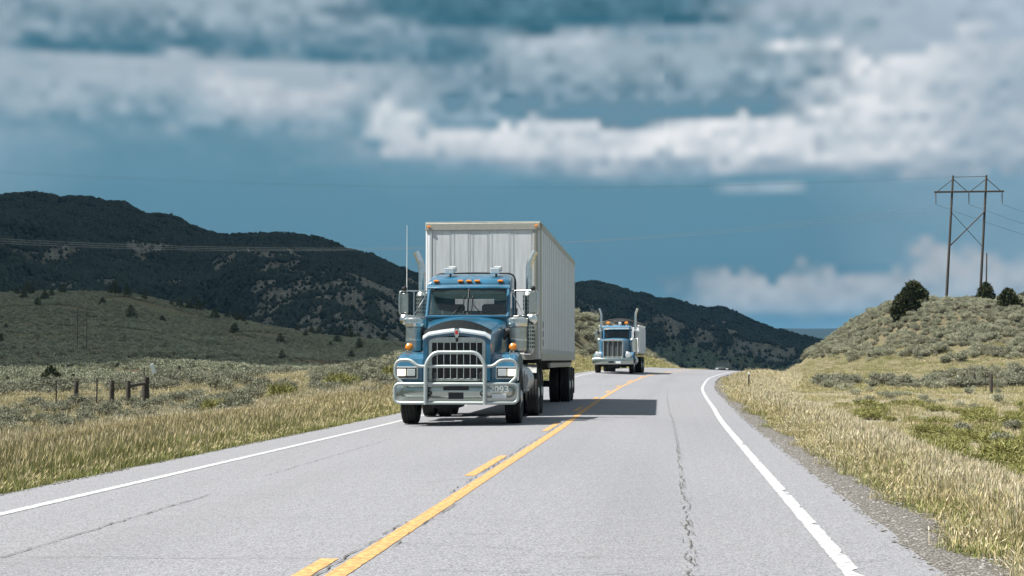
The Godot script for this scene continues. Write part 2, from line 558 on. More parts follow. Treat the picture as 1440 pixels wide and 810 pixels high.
const KNOLL_ACROSS := [[0.8, 0.0], [3, 0.3], [6, 0.8], [9, 1.0], [12, 0.9], [15, 0.68], [19, 0.5], [26, 0.34], [40, 0.12], [60, 0.0]]
const EAST_RIDGE := [[10, 0.0], [16, 0.3], [20.4, 1.0], [25.6, 3.2], [29.2, 5.9], [31.8, 7.9], [34.5, 8.9], [41, 9.0], [53, 9.4], [80, 12.0], [140, 14.0], [400, 16.0]]
const EAST_ALONG := [[125, 0.0], [150, 0.1], [180, 0.48], [205, 0.9], [218, 1.0], [240, 1.0], [300, 0.6], [450, 0.0]]
const EDGE_L := -4.33
var gn := FastNoiseLite.new()
var cn := FastNoiseLite.new()

func centre(d: float) -> float: return table(CENTRE, d) + (maxf(d, 300.0) - 300.0) * 0.1 * exp(-(maxf(d, 300.0) - 300.0) / 2000.0)
func edge_r(d: float) -> float: return table(LANE, d) + 0.53
func road_y(u: float, d: float) -> float:
	return table(RISE, d) + lerpf(-0.012 * absf(u), -0.04 * u, smoothstep(58, 95, d))

func ground_y(x: float, d: float) -> float:
	var u := x - centre(d)
	var er := edge_r(d)
	var away := smoothstep(260, 800, d)
	var y: float
	if u < EDGE_L:
		var t := EDGE_L - u
		var base := -1.5 - 0.6 * smoothstep(70, 170, d) * smoothstep(10, 50, t)
		y = lerpf(road_y(EDGE_L, d) - 0.04, base, smoothstep(0.0, 15.0, t))
		y += 5.6 * table(KNOLL_ALONG, d) * table(KNOLL_ACROSS, t) * (1.0 + 0.18 * gn.get_noise_2d(x * 2.0, d * 2.0))
		y += gn.get_noise_2d(x, d) * 0.35 * smoothstep(2, 9, t)
		if d > 195.0:
			var up := pow(clampf((d - 195.0) / 325.0, 0, 1), 1.25) * (1.0 - 0.55 * smoothstep(540, 760, d))
			y += table(HILL_RIDGE, x) * up + gn.get_noise_2d(x * 0.4 + 50, d * 0.4) * 3.0 * smoothstep(195, 300, d) * (1.0 - away)
	elif u > er:
		var t := u - er
		var base := -1.15 + 1.4 * smoothstep(115, 190, d) * smoothstep(7, 22, x)
		y = lerpf(road_y(er, d) - 0.04, base, smoothstep(0.1, 5.0, t))
		y += gn.get_noise_2d(x, d) * 0.22 * smoothstep(1.5, 6, t)
		if d > 120.0:
			var k := table(EAST_ALONG, d)
			y += table(EAST_RIDGE, x - 0.0) * k * (1.0 + 0.05 * gn.get_noise_2d(x * 1.5, d * 1.5))
	else:
		y = road_y(u, d) - 0.13
	return y - 13.0 * away * (1.0 if u > -20.0 else 0.4)

func grid_mesh(pts: PackedVector3Array, cols: PackedColorArray, nx: int, nz: int) -> ArrayMesh:
	var a := []
	a.resize(Mesh.ARRAY_MAX)
	var ix := PackedInt32Array()
	for j in nz - 1:
		for i in nx - 1:
			var k := j * nx + i
			ix.append_array([k, k + nx, k + 1, k + 1, k + nx, k + nx + 1])
	a[Mesh.ARRAY_VERTEX] = pts
	a[Mesh.ARRAY_COLOR] = cols
	a[Mesh.ARRAY_INDEX] = ix
	var st := SurfaceTool.new()
	st.create_from_arrays(a)
	st.generate_normals()
	return st.commit()

func lc(r: float, g: float, b: float) -> Color: return Color(r, g, b)

func ground_colour(x: float, d: float) -> Color:
	var u := x - centre(d)
	var n := cn.get_noise_2d(x, d)
	var n2 := cn.get_noise_2d(x * 5.0 + 300, d * 5.0)
	var c: Color
	if u < EDGE_L:
		var t := EDGE_L - u
		c = lc(0.17, 0.145, 0.075).lerp(lc(0.19, 0.165, 0.10), smoothstep(-0.3, 0.4, n))
		c = c.lerp(lc(0.17, 0.155, 0.105), smoothstep(10, 22, t))
		c = c.lerp(lc(0.165, 0.15, 0.10), smoothstep(-0.4, 0.4, ground_y(x, d)))
		if d > 125 and x < -45: c = c.lerp(lc(0.15, 0.17, 0.07), smoothstep(0.0, 0.25, n * 0.7 + 0.25) * (1.0 - smoothstep(190, 205, d)))
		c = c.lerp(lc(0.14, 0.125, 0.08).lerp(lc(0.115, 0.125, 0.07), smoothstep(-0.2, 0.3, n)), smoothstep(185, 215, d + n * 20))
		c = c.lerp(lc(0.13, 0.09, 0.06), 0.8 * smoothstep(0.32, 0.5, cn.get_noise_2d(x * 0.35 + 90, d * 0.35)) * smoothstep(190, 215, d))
	else:
		c = lc(0.31, 0.275, 0.19).lerp(lc(0.25, 0.23, 0.145), smoothstep(-0.25, 0.3, n + n2 * 0.5))
		c = c.lerp(lc(0.33, 0.30, 0.225), smoothstep(0.12, 0.4, n2 + n * 0.3))
		c = c.lerp(lc(0.215, 0.195, 0.11), smoothstep(105, 130, d + 20 * n2))
		c = c.lerp(lc(0.19, 0.165, 0.105).lerp(lc(0.18, 0.13, 0.085), smoothstep(0.15, 0.4, n)), smoothstep(2.0, 3.5, ground_y(x, d) + n2 * 2.0))
	return c * (1.0 + 0.25 * n2)

func steps(a: float, b: float, first: float, grow: float) -> Array:
	var o := [a]
	var s := first
	while o[-1] < b:
		o.append(minf(o[-1] + s, b))
		s *= grow
	return o

func build_ground():
	gn.seed = 4
	gn.frequency = 0.035
	gn.fractal_octaves = 4
	cn.seed = 8
	cn.frequency = 0.05
	cn.fractal_octaves = 4
	var lt := steps(0, 9000, 0.35, 1.045)
	var rt := steps(0, 9000, 0.3, 1.045)
	var ds := [-4000.0, -1500.0, -600.0, -250.0, -100.0, -40.0, -15.0]
	ds.append_array(steps(0, 240, 0.8, 1.004))
	ds.append_array(steps(242.5, 900, 2.5, 1.03))
	ds.append_array([1200.0, 2000.0, 4000.0, 8000.0, 16000.0])
	var pts := PackedVector3Array()
	var cols := PackedColorArray()
	var nx := lt.size() + rt.size() + 2
	for d in ds:
		var c := centre(d)
		var xs := []
		for i in range(lt.size() - 1, -1, -1): xs.append(c + EDGE_L - lt[i])
		xs.append(c + EDGE_L + 0.35)
		xs.append(c + edge_r(d) - 0.35)
		for t in rt: xs.append(c + edge_r(d) + t)
		for k in xs.size():
			var x: float = xs[k]
			if k == lt.size() - 1: x -= 0.0005
			if k == lt.size() + 2: x += 0.0005
			pts.append(Vector3(x, ground_y(x, d), -d))
			cols.append(ground_colour(x, d))
	var g := put("ground", grid_mesh(pts, cols, nx, ds.size()), M.ground)
	tag(g, "", "", "", "structure")
	# gravel along the pavement
	for side in [-1, 1]:
		var gp := PackedVector3Array()
		var gc := PackedColorArray()
		var rows := steps(4, 130, 0.25, 1.006)
		for d in rows:
			var e: float = (EDGE_L if side < 0 else edge_r(d)) + centre(d)
			var w: float = (0.28 if side < 0 else 0.5) * (1.0 + 0.6 * cn.get_noise_2d(d * 9.0, side * 40.0) + 0.35 * cn.get_noise_2d(d * 40.0, side * 40.0))
			for k in 5:
				var x: float = e + side * (0.001 + w * k / 4.0)
				gp.append(Vector3(x, ground_y(x, d) + (0.016 if k < 4 else -0.03), -d))
				gc.append(Color.WHITE)
		var o := put("gravel_shoulder", grid_mesh(gp, gc, 5, rows.size()), M.gravel)
		tag(o, "", "", "", "structure")

func strip(rows: Array, u0: Callable, u1: Callable, lift: float) -> ArrayMesh:
	var p := PackedVector3Array()
	var c := PackedColorArray()
	for d in rows:
		for u in [u0.call(d), u1.call(d)]:
			p.append(Vector3(centre(d) + u, road_y(u, d) + lift, -d))
			c.append(Color.WHITE)
	return grid_mesh(p, c, 2, rows.size())

func build_road():
	var rows := []
	for k in range(-40, 110): rows.append(k * 0.5)
	for k in range(55, 300): rows.append(float(k))
	var pts := PackedVector3Array()
	var cols := PackedColorArray()
	var nx := 41
	for d in rows:
		for k in nx:
			var er := edge_r(d)
			var u: float = EDGE_L * (1.0 - k / 20.0) if k <= 20 else er * (k - 20) / 20.0
			if k == 0: u += 0.05 * cn.get_noise_1d(d * 30.0)
			if k == nx - 1: u += 0.06 * cn.get_noise_1d(d * 30.0 + 900)
			pts.append(Vector3(centre(d) + u, road_y(u, d), -d))
			var n := cn.get_noise_2d(u * 8.0, d * 1.2)
			var n2 := cn.get_noise_2d(u * 2.0 + 70, d * 0.9 + 20)
			var w := 1.0 + 0.10 * n + 0.09 * n2
			for lane in [-1.8, 1.5]:   # oil dropped along the middle of each lane
				w *= 1.0 - (0.06 + 0.05 * n2) * exp(-pow((u - lane + 0.15 * n2) / 0.38, 2.0))
			if u > er - 0.5 or u < EDGE_L + 0.75: w *= 1.05   # the newer strip of paving outside the edge lines
			cols.append(lc(w, w * (1.0 - 0.012 * n2), w * (1.0 - 0.03 * n2)))
	var road := put("road", grid_mesh(pts, cols, nx, rows.size()), M.asphalt)
	tag(road, "", "", "", "structure")
	var fine := []
	for k in range(-200, 550): fine.append(k * 0.1)
	for k in range(55, 250): fine.append(float(k))
	var rag := func(d, s): return 0.004 * cn.get_noise_2d(d * 70.0, s) + 0.008 * cn.get_noise_2d(d * 260.0, s + 7.0) if d < 55 else 0.0
	var chips := func(d): return -0.045 * smoothstep(0.38, 0.46, cn.get_noise_2d(d * 40.0, 500.0)) if d < 55 else 0.0
	put("edge_line", strip(fine, func(d): return -3.56 + rag.call(d, 1), func(d): return -3.44 + rag.call(d, 30), 0.004), M.white_paint, road)
	put("edge_line", strip(fine, func(d): return table(LANE, d) - 0.05 + rag.call(d, 60), func(d): return table(LANE, d) + 0.06 + rag.call(d, 90) + chips.call(d), 0.004), M.white_paint, road)
	put("centre_line", strip(fine, func(d): return -0.06 + rag.call(d, 120), func(d): return 0.065 + rag.call(d, 150), 0.004), M.yellow_paint, road)
	for k in range(-1, 22):
		var a := 5.65 + 9.8 * k
		var dr := []
		for j in 27: dr.append(a + 3.3 * j / 26.0)
		put("dash_line", strip(dr, func(d): return -0.245 + rag.call(d, 180), func(d): return -0.135 + rag.call(d, 210), 0.004), M.yellow_paint, road)
	# cracks: [start (u, d), end (u, d), width, share of it that is open]
	var r := RandomNumberGenerator.new()
	r.seed = 3
	for c in [[1.98, 6.0, 2.05, 60.0, 0.011, 0.6], [2.0, 6.0, 2.04, 34.0, 0.008, 0.5], [1.965, 6.0, 2.0, 30.0, 0.006, 0.45], [2.03, 6.0, 2.03, 24.0, 0.005, 0.4], [-2.25, 7.0, -2.3, 13.4, 0.015, 0.9], [-2.4, 15.6, -2.4, 23.0, 0.010, 0.75], [-0.11, 6.0, -0.1, 11.0, 0.014, 0.7], [0.085, 9.5, 0.09, 12.5, 0.012, 0.6], [-0.11, 13.2, -0.095, 30.0, 0.012, 0.65],
			[-3.4, 9.02, 0.0, 8.96, 0.010, 0.9], [-3.3, 8.8, -2.0, 8.7, 0.008, 0.8], [-1.5, 11.3, 1.1, 11.2, 0.008, 0.6], [-0.9, 11.4, 0.4, 11.35, 0.008, 0.8], [0.05, 9.75, 1.0, 9.6, 0.010, 0.8], [0.1, 10.3, 1.0, 10.4, 0.008, 0.7], [-0.55, 14.6, 0.0, 15.2, 0.010, 0.8], [-0.8, 13.0, 0.3, 13.3, 0.006, 0.7], [0.7, 9.3, 2.0, 9.28, 0.009, 0.9], [0.5, 8.55, 2.3, 8.6, 0.009, 0.9],
			[-2.6, 13.4, -0.9, 13.2, 0.007, 0.8], [-3.4, 16.9, -2.5, 17.4, 0.007, 0.8], [2.9, 9.3, 3.2, 9.5, 0.010, 0.9], [2.9, 10.5, 3.3, 10.2, 0.008, 0.9], [3.0, 12.6, 3.4, 12.5, 0.007, 0.8], [2.6, 13.3, 3.0, 13.3, 0.006, 0.9], [0.2, 12.9, 1.9, 12.9, 0.005, 0.5], [-3.0, 12.0, -2.2, 12.4, 0.008, 0.6], [0.6, 17.2, 3.2, 17.3, 0.006, 0.5], [-3.5, 21.0, -0.3, 21.2, 0.007, 0.5], [0.2, 24.0, 2.8, 24.1, 0.008, 0.5]]:
		var s := Shape.new()
		s.flat()
		var long := Vector2(c[2] - c[0], c[3] - c[1])
		var n := maxi(int(long.length() / 0.07), 4)
		var side := Vector2(-long.y, long.x).normalized()
		var last := Vector2(c[0], c[1])
		var lw: float = c[4] * 0.3
		var drift := 0.0
		var off := 900.0 * r.randf()
		for i in range(1, n + 1):
			drift = drift * 0.85 + r.randf_range(-0.008, 0.008)
			var q: Vector2 = Vector2(c[0], c[1]) + long * i / n + side * (drift + 0.03 * cn.get_noise_1d(i * 3.0 + off))
			var w: float = c[4] * r.randf_range(0.25, 1.2)
			if cn.get_noise_1d(i * 2.2 + off) * 0.9 + 0.5 < c[5]:
				var m: float = 1.0 + (c[1] + q.y) * 0.0
				var A := last + side * lw * 0.5
				var B := last - side * lw * 0.5
				var C := q - side * w * 0.5
				var D := q + side * w * 0.5
				var f := func(k: Vector2): return Vector3(centre(k.y) + k.x, road_y(k.x, k.y) + 0.0085 * m, -k.y)
				s.out(f.call(A), f.call(B), f.call(C), Vector3(0, -50, 0)); s.out(f.call(A), f.call(C), f.call(D), Vector3(0, -50, 0))
			last = q
			lw = w
		put("crack", s.made(), M.crack, road)

# ---------------------------------------------------------------- mountains and clouds
const SKYLINE := [[-28.07, 305], [-23.66, 288], [-18.92, 275], [-17.45, 272], [-16.20, 272], [-14.80, 278], [-13.91, 290], [-12.62, 300], [-11.57, 315], [-10.52, 321], [-10.12, 319], [-8.66, 318], [-7.59, 323], [-6.52, 332], [-5.44, 345], [-4.36, 364], [-3.54, 374], [-2.18, 380], [-0.55, 384], [1.09, 388], [2.51, 393], [3.54, 397], [4.36, 404], [4.90, 410], [5.58, 417], [6.12, 418], [6.92, 427], [7.59, 430], [7.92, 429], [8.66, 441], [9.73, 458], [10.52, 467], [11.57, 477], [12.88, 490], [14.42, 500], [17.94, 505]]
var mn := FastNoiseLite.new()
var rn := FastNoiseLite.new()

func crest_r(a: float) -> float: return 2500.0 + 700.0 * smoothstep(-1, 9, a)
func crest_h(a: float) -> float:   # a: degrees from the middle of the ridge, to the east
	return -16.0 + 12.0 * smoothstep(-2, 4, a) + (506.0 - table(SKYLINE, a)) / 2100.0 * crest_r(a)

func mountain(a: float, r: float) -> float:
	var R := crest_r(a)
	var s := (r - 700.0) / (R - 700.0)
	var h := crest_h(a)
	var y: float
	var p := Vector2(r * sin(deg_to_rad(a)), r * cos(deg_to_rad(a)))
	var ridge := 1.0 - absf(rn.get_noise_2d(p.x + 0.25 * p.y, p.y * 0.35)) * 2.0
	if s < 1.0:
		s = maxf(s, 0.0)
		var low := smoothstep(3.5, 8, a)
		var g := lerpf(0.30 * s + 0.70 * pow(s, 1.7), 0.16 * s + 0.84 * pow(s, 2.4), low)
		y = -14.0 + (h + 14.0) * g
		y += (ridge - 0.55) * 75.0 * (h / 290.0 + 0.15) * sin(PI * clampf(s, 0, 1)) * smoothstep(0.05, 0.35, s) * (1.0 - smoothstep(0.7, 0.95, s))
	else:
		y = h - (s - 1.0) * 380.0
	return y + mn.get_noise_2dv(p) * (7.0 + 3.0 * smoothstep(0.8, 1.0, s))

func to_land(a: float, r: float) -> Vector2:   # azimuth on the ridge (its middle is 5.87 degrees west of the road) to x and distance
	var w := deg_to_rad(a * 0.9996 - 5.87)
	return Vector2(r * sin(w), r * cos(w))

func open_ground(a: float, r: float, y: float) -> float:   # above 0 where no trees grow
	var p := to_land(a, r)
	var s := (r - 700.0) / (crest_r(a) - 700.0)
	var n := cn.get_noise_2d(p.x * 0.14, p.y * 0.035 + 40)
	var n2 := cn.get_noise_2d(p.x * 0.5 + 9, p.y * 0.22)
	var v := n * 1.0 + n2 * 0.8 - 0.18
	v += 0.55 * exp(-pow((s - 0.38) / 0.17, 2)) * smoothstep(-15, -9, a) * (1.0 - smoothstep(-2, 1, a))
	v += 0.38 * exp(-pow((s - 0.55) / 0.16, 2)) * smoothstep(2, 4, a)
	v += 1.1 * (1.0 - smoothstep(0.16, 0.42, s)) * smoothstep(3, 6, a)
	v -= 0.30 * smoothstep(0.72, 0.95, s)
	return v

func build_mountains():
	mn.seed = 6
	mn.frequency = 0.012
	mn.fractal_octaves = 4
	rn.seed = 15
	rn.frequency = 0.0022
	rn.fractal_octaves = 3
	var pts := PackedVector3Array()
	var cols := PackedColorArray()
	var na := 640
	var nr := 120
	for j in nr:
		for i in na:
			var a := -34.0 + 64.0 * i / (na - 1)
			var r: float = 700.0 + (crest_r(a) - 700.0) * (j / 100.0)
			var p := to_land(a, r)
			var y := mountain(a, r)
			pts.append(Vector3(p.x, y, -p.y))
			var o := open_ground(a, r, y)
			var n := cn.get_noise_2d(p.x * 1.3, p.y * 0.7)
			var c := lc(0.035, 0.042, 0.03)
			var bare := lc(0.26, 0.25, 0.20).lerp(lc(0.13, 0.165, 0.115), smoothstep(3, 6, a) * (1.0 - smoothstep(0.4, 0.6, (r - 700.0) / (crest_r(a) - 700.0))))
			c = c.lerp(bare * (1.0 + 0.5 * n), smoothstep(-0.02, 0.18, o))
			cols.append(c)
	var m := put("mountains", grid_mesh(pts, cols, na, nr), M.mountain)
	tag(m, "", "", "", "structure")
	# the far blue ridge
	pts = PackedVector3Array()
	cols = PackedColorArray()
	for j in 12:
		for i in 120:
			var a := -34.0 + 68.0 * i / 119.0
			var r := 8500.0 + 2500.0 * j / 11.0
			var p := to_land(a, r)
			var h := 1.2 + (506.0 - 462.5) / 2100.0 * 10200.0
			var s := sin(PI * j / 11.0 * 0.75)
			pts.append(Vector3(p.x, -20.0 + (h + 20.0) * s / 0.999 + 18.0 * cn.get_noise_1d(i * 0.9) * s, -p.y))
			cols.append(lc(0.05, 0.065, 0.055))
	var f := put("far_ridge", grid_mesh(pts, cols, 120, 12), M.mountain)
	tag(f, "", "", "", "structure")
	# the woods on the mountains: too many and too far to count
	var tree := Shape.new()
	tree.flat()
	var rr := RandomNumberGenerator.new()
	rr.seed = 2
	var rings := []
	for k in 4:
		var ring := []
		for j in 6:
			var q: float = [0.62, 1.0, 0.72, 0.2][k] * rr.randf_range(0.75, 1.2)
			ring.append(Vector3(cos(TAU * j / 6.0) * q, [0.05, 0.55, 1.35, 2.0][k] + rr.randf_range(-0.12, 0.12), sin(TAU * j / 6.0) * q))
		rings.append(ring)
	tree.loft(rings)
	var buf := PackedFloat32Array()
	var count := 0
	while count < 150000:
		var a := rr.randf_range(-21.5, 13.5)
		var s := pow(rr.randf(), 0.75) * 1.03
		var r := 700.0 + (crest_r(a) - 700.0) * s
		var o := open_ground(a, r, 0)
		if o > 0.06 and rr.randf() > 0.10: continue
		var p := to_land(a, r)
		var h := rr.randf_range(1.3, 2.7) * (0.75 if s < 0.3 else 1.0)
		var w := h * rr.randf_range(0.85, 1.25)
		var k := rr.randf_range(0.6, 1.35)
		buf.append_array([w, 0, 0, p.x, 0, h, 0, mountain(a, r) - 0.4, 0, 0, w, -p.y, 0.030 * k, 0.041 * k, 0.028 * k, 1.0])
		count += 1
	var woods := many("mountain_woods", tree.made(), M.leaf, buf)
	tag(woods, "dark juniper and pine woods covering the far mountains", "woods", "", "stuff")

func many(called: String, mesh: Mesh, material: Material, buf: PackedFloat32Array, parent: Node = null) -> MultiMeshInstance3D:
	var mm := MultiMesh.new()
	mm.transform_format = MultiMesh.TRANSFORM_3D
	mm.use_colors = true
	mm.mesh = mesh
	mm.instance_count = buf.size() / 16
	mm.buffer = buf
	var o := MultiMeshInstance3D.new()
	o.name = called if parent else numbered(called)
	o.multimesh = mm
	o.material_override = material
	(parent if parent else self).add_child(o, true)
	return o

func build_clouds():
	# Clouds overhead, out of the frame, whose shade lies on the mountains and the western hill.
	var m := mat(0.85, 0.86, 0.88, 1.0, 0.0, 0.0)
	m.backlight_enabled = true
	m.backlight = Color(0.8, 0.82, 0.85)
	m.transparency = BaseMaterial3D.TRANSPARENCY_ALPHA
	m.albedo_color.a = 0.94
	var veil := m.duplicate()
	veil.albedo_color.a = 0.6
	var k := 0
	for c in [[-265.0, 470.0, 238.0, 268.0, 900.0, 60.0, "thin flat grey cloud shading the sagebrush hill"], [-700.0, 2800.0, 2500.0, 2080.0, 1500.0, 170.0, "broad grey cloud bank shading the mountains"]]:
		var rings := []
		for j in 15:
			var th := PI * (0.02 + 0.96 * j / 14.0)
			var ring := []
			for i in 72:
				var ph := TAU * i / 72.0
				var q := pow(sin(th), 0.5)
				var lump := 1.0 + 0.16 * cn.get_noise_2d(cos(ph) * 60.0 + k * 50, sin(ph) * 60.0) + 0.05 * cn.get_noise_2d(cos(ph) * 200.0, sin(ph) * 200.0 + k * 70)
				ring.append(Vector3(cos(ph) * q * c[2] * lump, cos(th) * c[5] * (1.0 + 0.5 * cn.get_noise_2d(cos(ph) * q * 150, sin(ph) * q * 150)), sin(ph) * q * c[3] * lump))
			rings.append(ring)
		var s := Shape.new()
		s.smooth()
		s.loft(rings)
		var o := put("cloud", s.made(), veil if k == 0 else m)
		o.position = Vector3(c[0] - 0.585 * c[4], c[4], -c[1] + 0.19 * c[4])
		tag(o, c[6], "cloud", "", "structure")
		k += 1

# ---------------------------------------------------------------- vehicles
var TURN_X := Basis(Vector3(0, 0, 1), -PI / 2)   # y of a lathe along x

func tyre_mesh(r: float, w: float) -> ArrayMesh:
	var h := w * 0.5
	var ri := r * 0.56
	var g := r - 0.014
	var prof := [Vector2(ri, -h * 0.75), Vector2(r * 0.72, -h * 0.98), Vector2(r * 0.88, -h), Vector2(r * 0.965, -h * 0.93), Vector2(r, -h * 0.82)]
	for k in [-0.45, 0.0, 0.45]:
		prof.append_array([Vector2(r, h * k - 0.012), Vector2(g, h * k - 0.008), Vector2(g, h * k + 0.008), Vector2(r, h * k + 0.012)])
	prof.append_array([Vector2(r, h * 0.82), Vector2(r * 0.965, h * 0.93), Vector2(r * 0.88, h), Vector2(r * 0.72, h * 0.98), Vector2(ri, h * 0.75)])
	var s := Shape.new()
	s.lathe(prof, Transform3D(TURN_X, Vector3.ZERO), 36)
	return s.made()

func rim_mesh(r: float, w: float, out_: float) -> ArrayMesh:   # out_: 1 when the dish shows, -1 when it is deep
	var ri := r * 0.57
	var h := w * 0.5
	var s := Shape.new()
	s.lathe([Vector2(ri, -h * 0.7), Vector2(ri, h * 0.72), Vector2(ri * 0.92, h * 0.76), Vector2(ri * 0.88, h * 0.45 * out_), Vector2(ri * 0.5, h * 0.5 * out_), Vector2(ri * 0.42, h * 0.95), Vector2(ri * 0.3, h * 1.05), Vector2(0.0, h * 1.05)], Transform3D(TURN_X, Vector3.ZERO), 28)
	for k in 10:
		var a := TAU * k / 10.0
		s.tube([Vector3(h * 0.4 * out_, cos(a) * ri * 0.66, sin(a) * ri * 0.66), Vector3(h * (0.5 * out_ + 0.12), cos(a) * ri * 0.66, sin(a) * ri * 0.66)], 0.016, 6)
	return s.made()

var wheel_meshes := {}
func add_wheel(parent: Node, at: Vector3, r: float, w: float, side: float, dish: float, rim_mat: Material):
	var key := "%f_%f_%f" % [r, w, dish]
	if not wheel_meshes.has(key): wheel_meshes[key] = [tyre_mesh(r, w), rim_mesh(r, w, dish)]
	var n := Node3D.new()
	n.name = "wheel"
	parent.add_child(n, true)
	n.position = at
	if side < 0: n.rotation.y = PI
	put("tyre", wheel_meshes[key][0], M.rubber, n)
	put("rim", wheel_meshes[key][1], rim_mat, n)

func bx(parent: Node, called: String, m: Material, c: Vector3, s: Vector3, bev := 0.01, t := Basis()) -> MeshInstance3D:
	var k := Shape.new()
	k.box(c, s, bev, t)
	return put(called, k.made(), m, parent)

func tb(parent: Node, called: String, m: Material, pts: Array, r, n := 10, closed := false) -> MeshInstance3D:
	var k := Shape.new()
	k.tube(pts, r, n, closed)
	return put(called, k.made(), m, parent)

func lt(parent: Node, called: String, m: Material, prof: Array, at: Vector3, n := 24, b := Basis()) -> MeshInstance3D:
	var k := Shape.new()
	k.lathe(prof, Transform3D(b, at), n)
	return put(called, k.made(), m, parent)

func pane(parent: Node, called: String, m: Material, a: Vector3, b: Vector3, c: Vector3, d: Vector3) -> MeshInstance3D:
	var k := Shape.new()
	k.flat()
	k.quad(a, b, c, d)
	return put(called, k.made(), m, parent)

func letters(parent: Node, called: String, text: String, height: float, m: Material, at: Vector3, b := Basis()) -> MeshInstance3D:
	var t := TextMesh.new()
	t.text = text
	var f := SystemFont.new()
	f.font_names = PackedStringArray(["Droid Sans"])
	f.font_weight = 700
	t.font = f
	t.font_size = 64
	t.pixel_size = height / (0.71 * 64)
	t.depth = 0.006
	var o := put(called, t, m, parent)
	o.position = at
	o.basis = b
	return o

func hood_ring(z: float, hw: float, top: float, side: float, bot: float) -> Array:
	var o := []
	for q in [[-1.0, 0.0], [-1.0, 0.45], [-1.0, 0.86], [-0.985, 0.95], [-0.94, 0.995]]:
		o.append(Vector3(q[0] * hw, lerpf(bot, side, q[1]), z))
	for k in range(-3, 4):
		var f := k / 4.0
		o.append(Vector3(f * hw * 1.1, lerpf(top, side, f * f * 1.1), z))
	for q in [[0.94, 0.995], [0.985, 0.95], [1.0, 0.86], [1.0, 0.45], [1.0, 0.0]]:
		o.append(Vector3(q[0] * hw, lerpf(bot, side, q[1]), z))
	return o

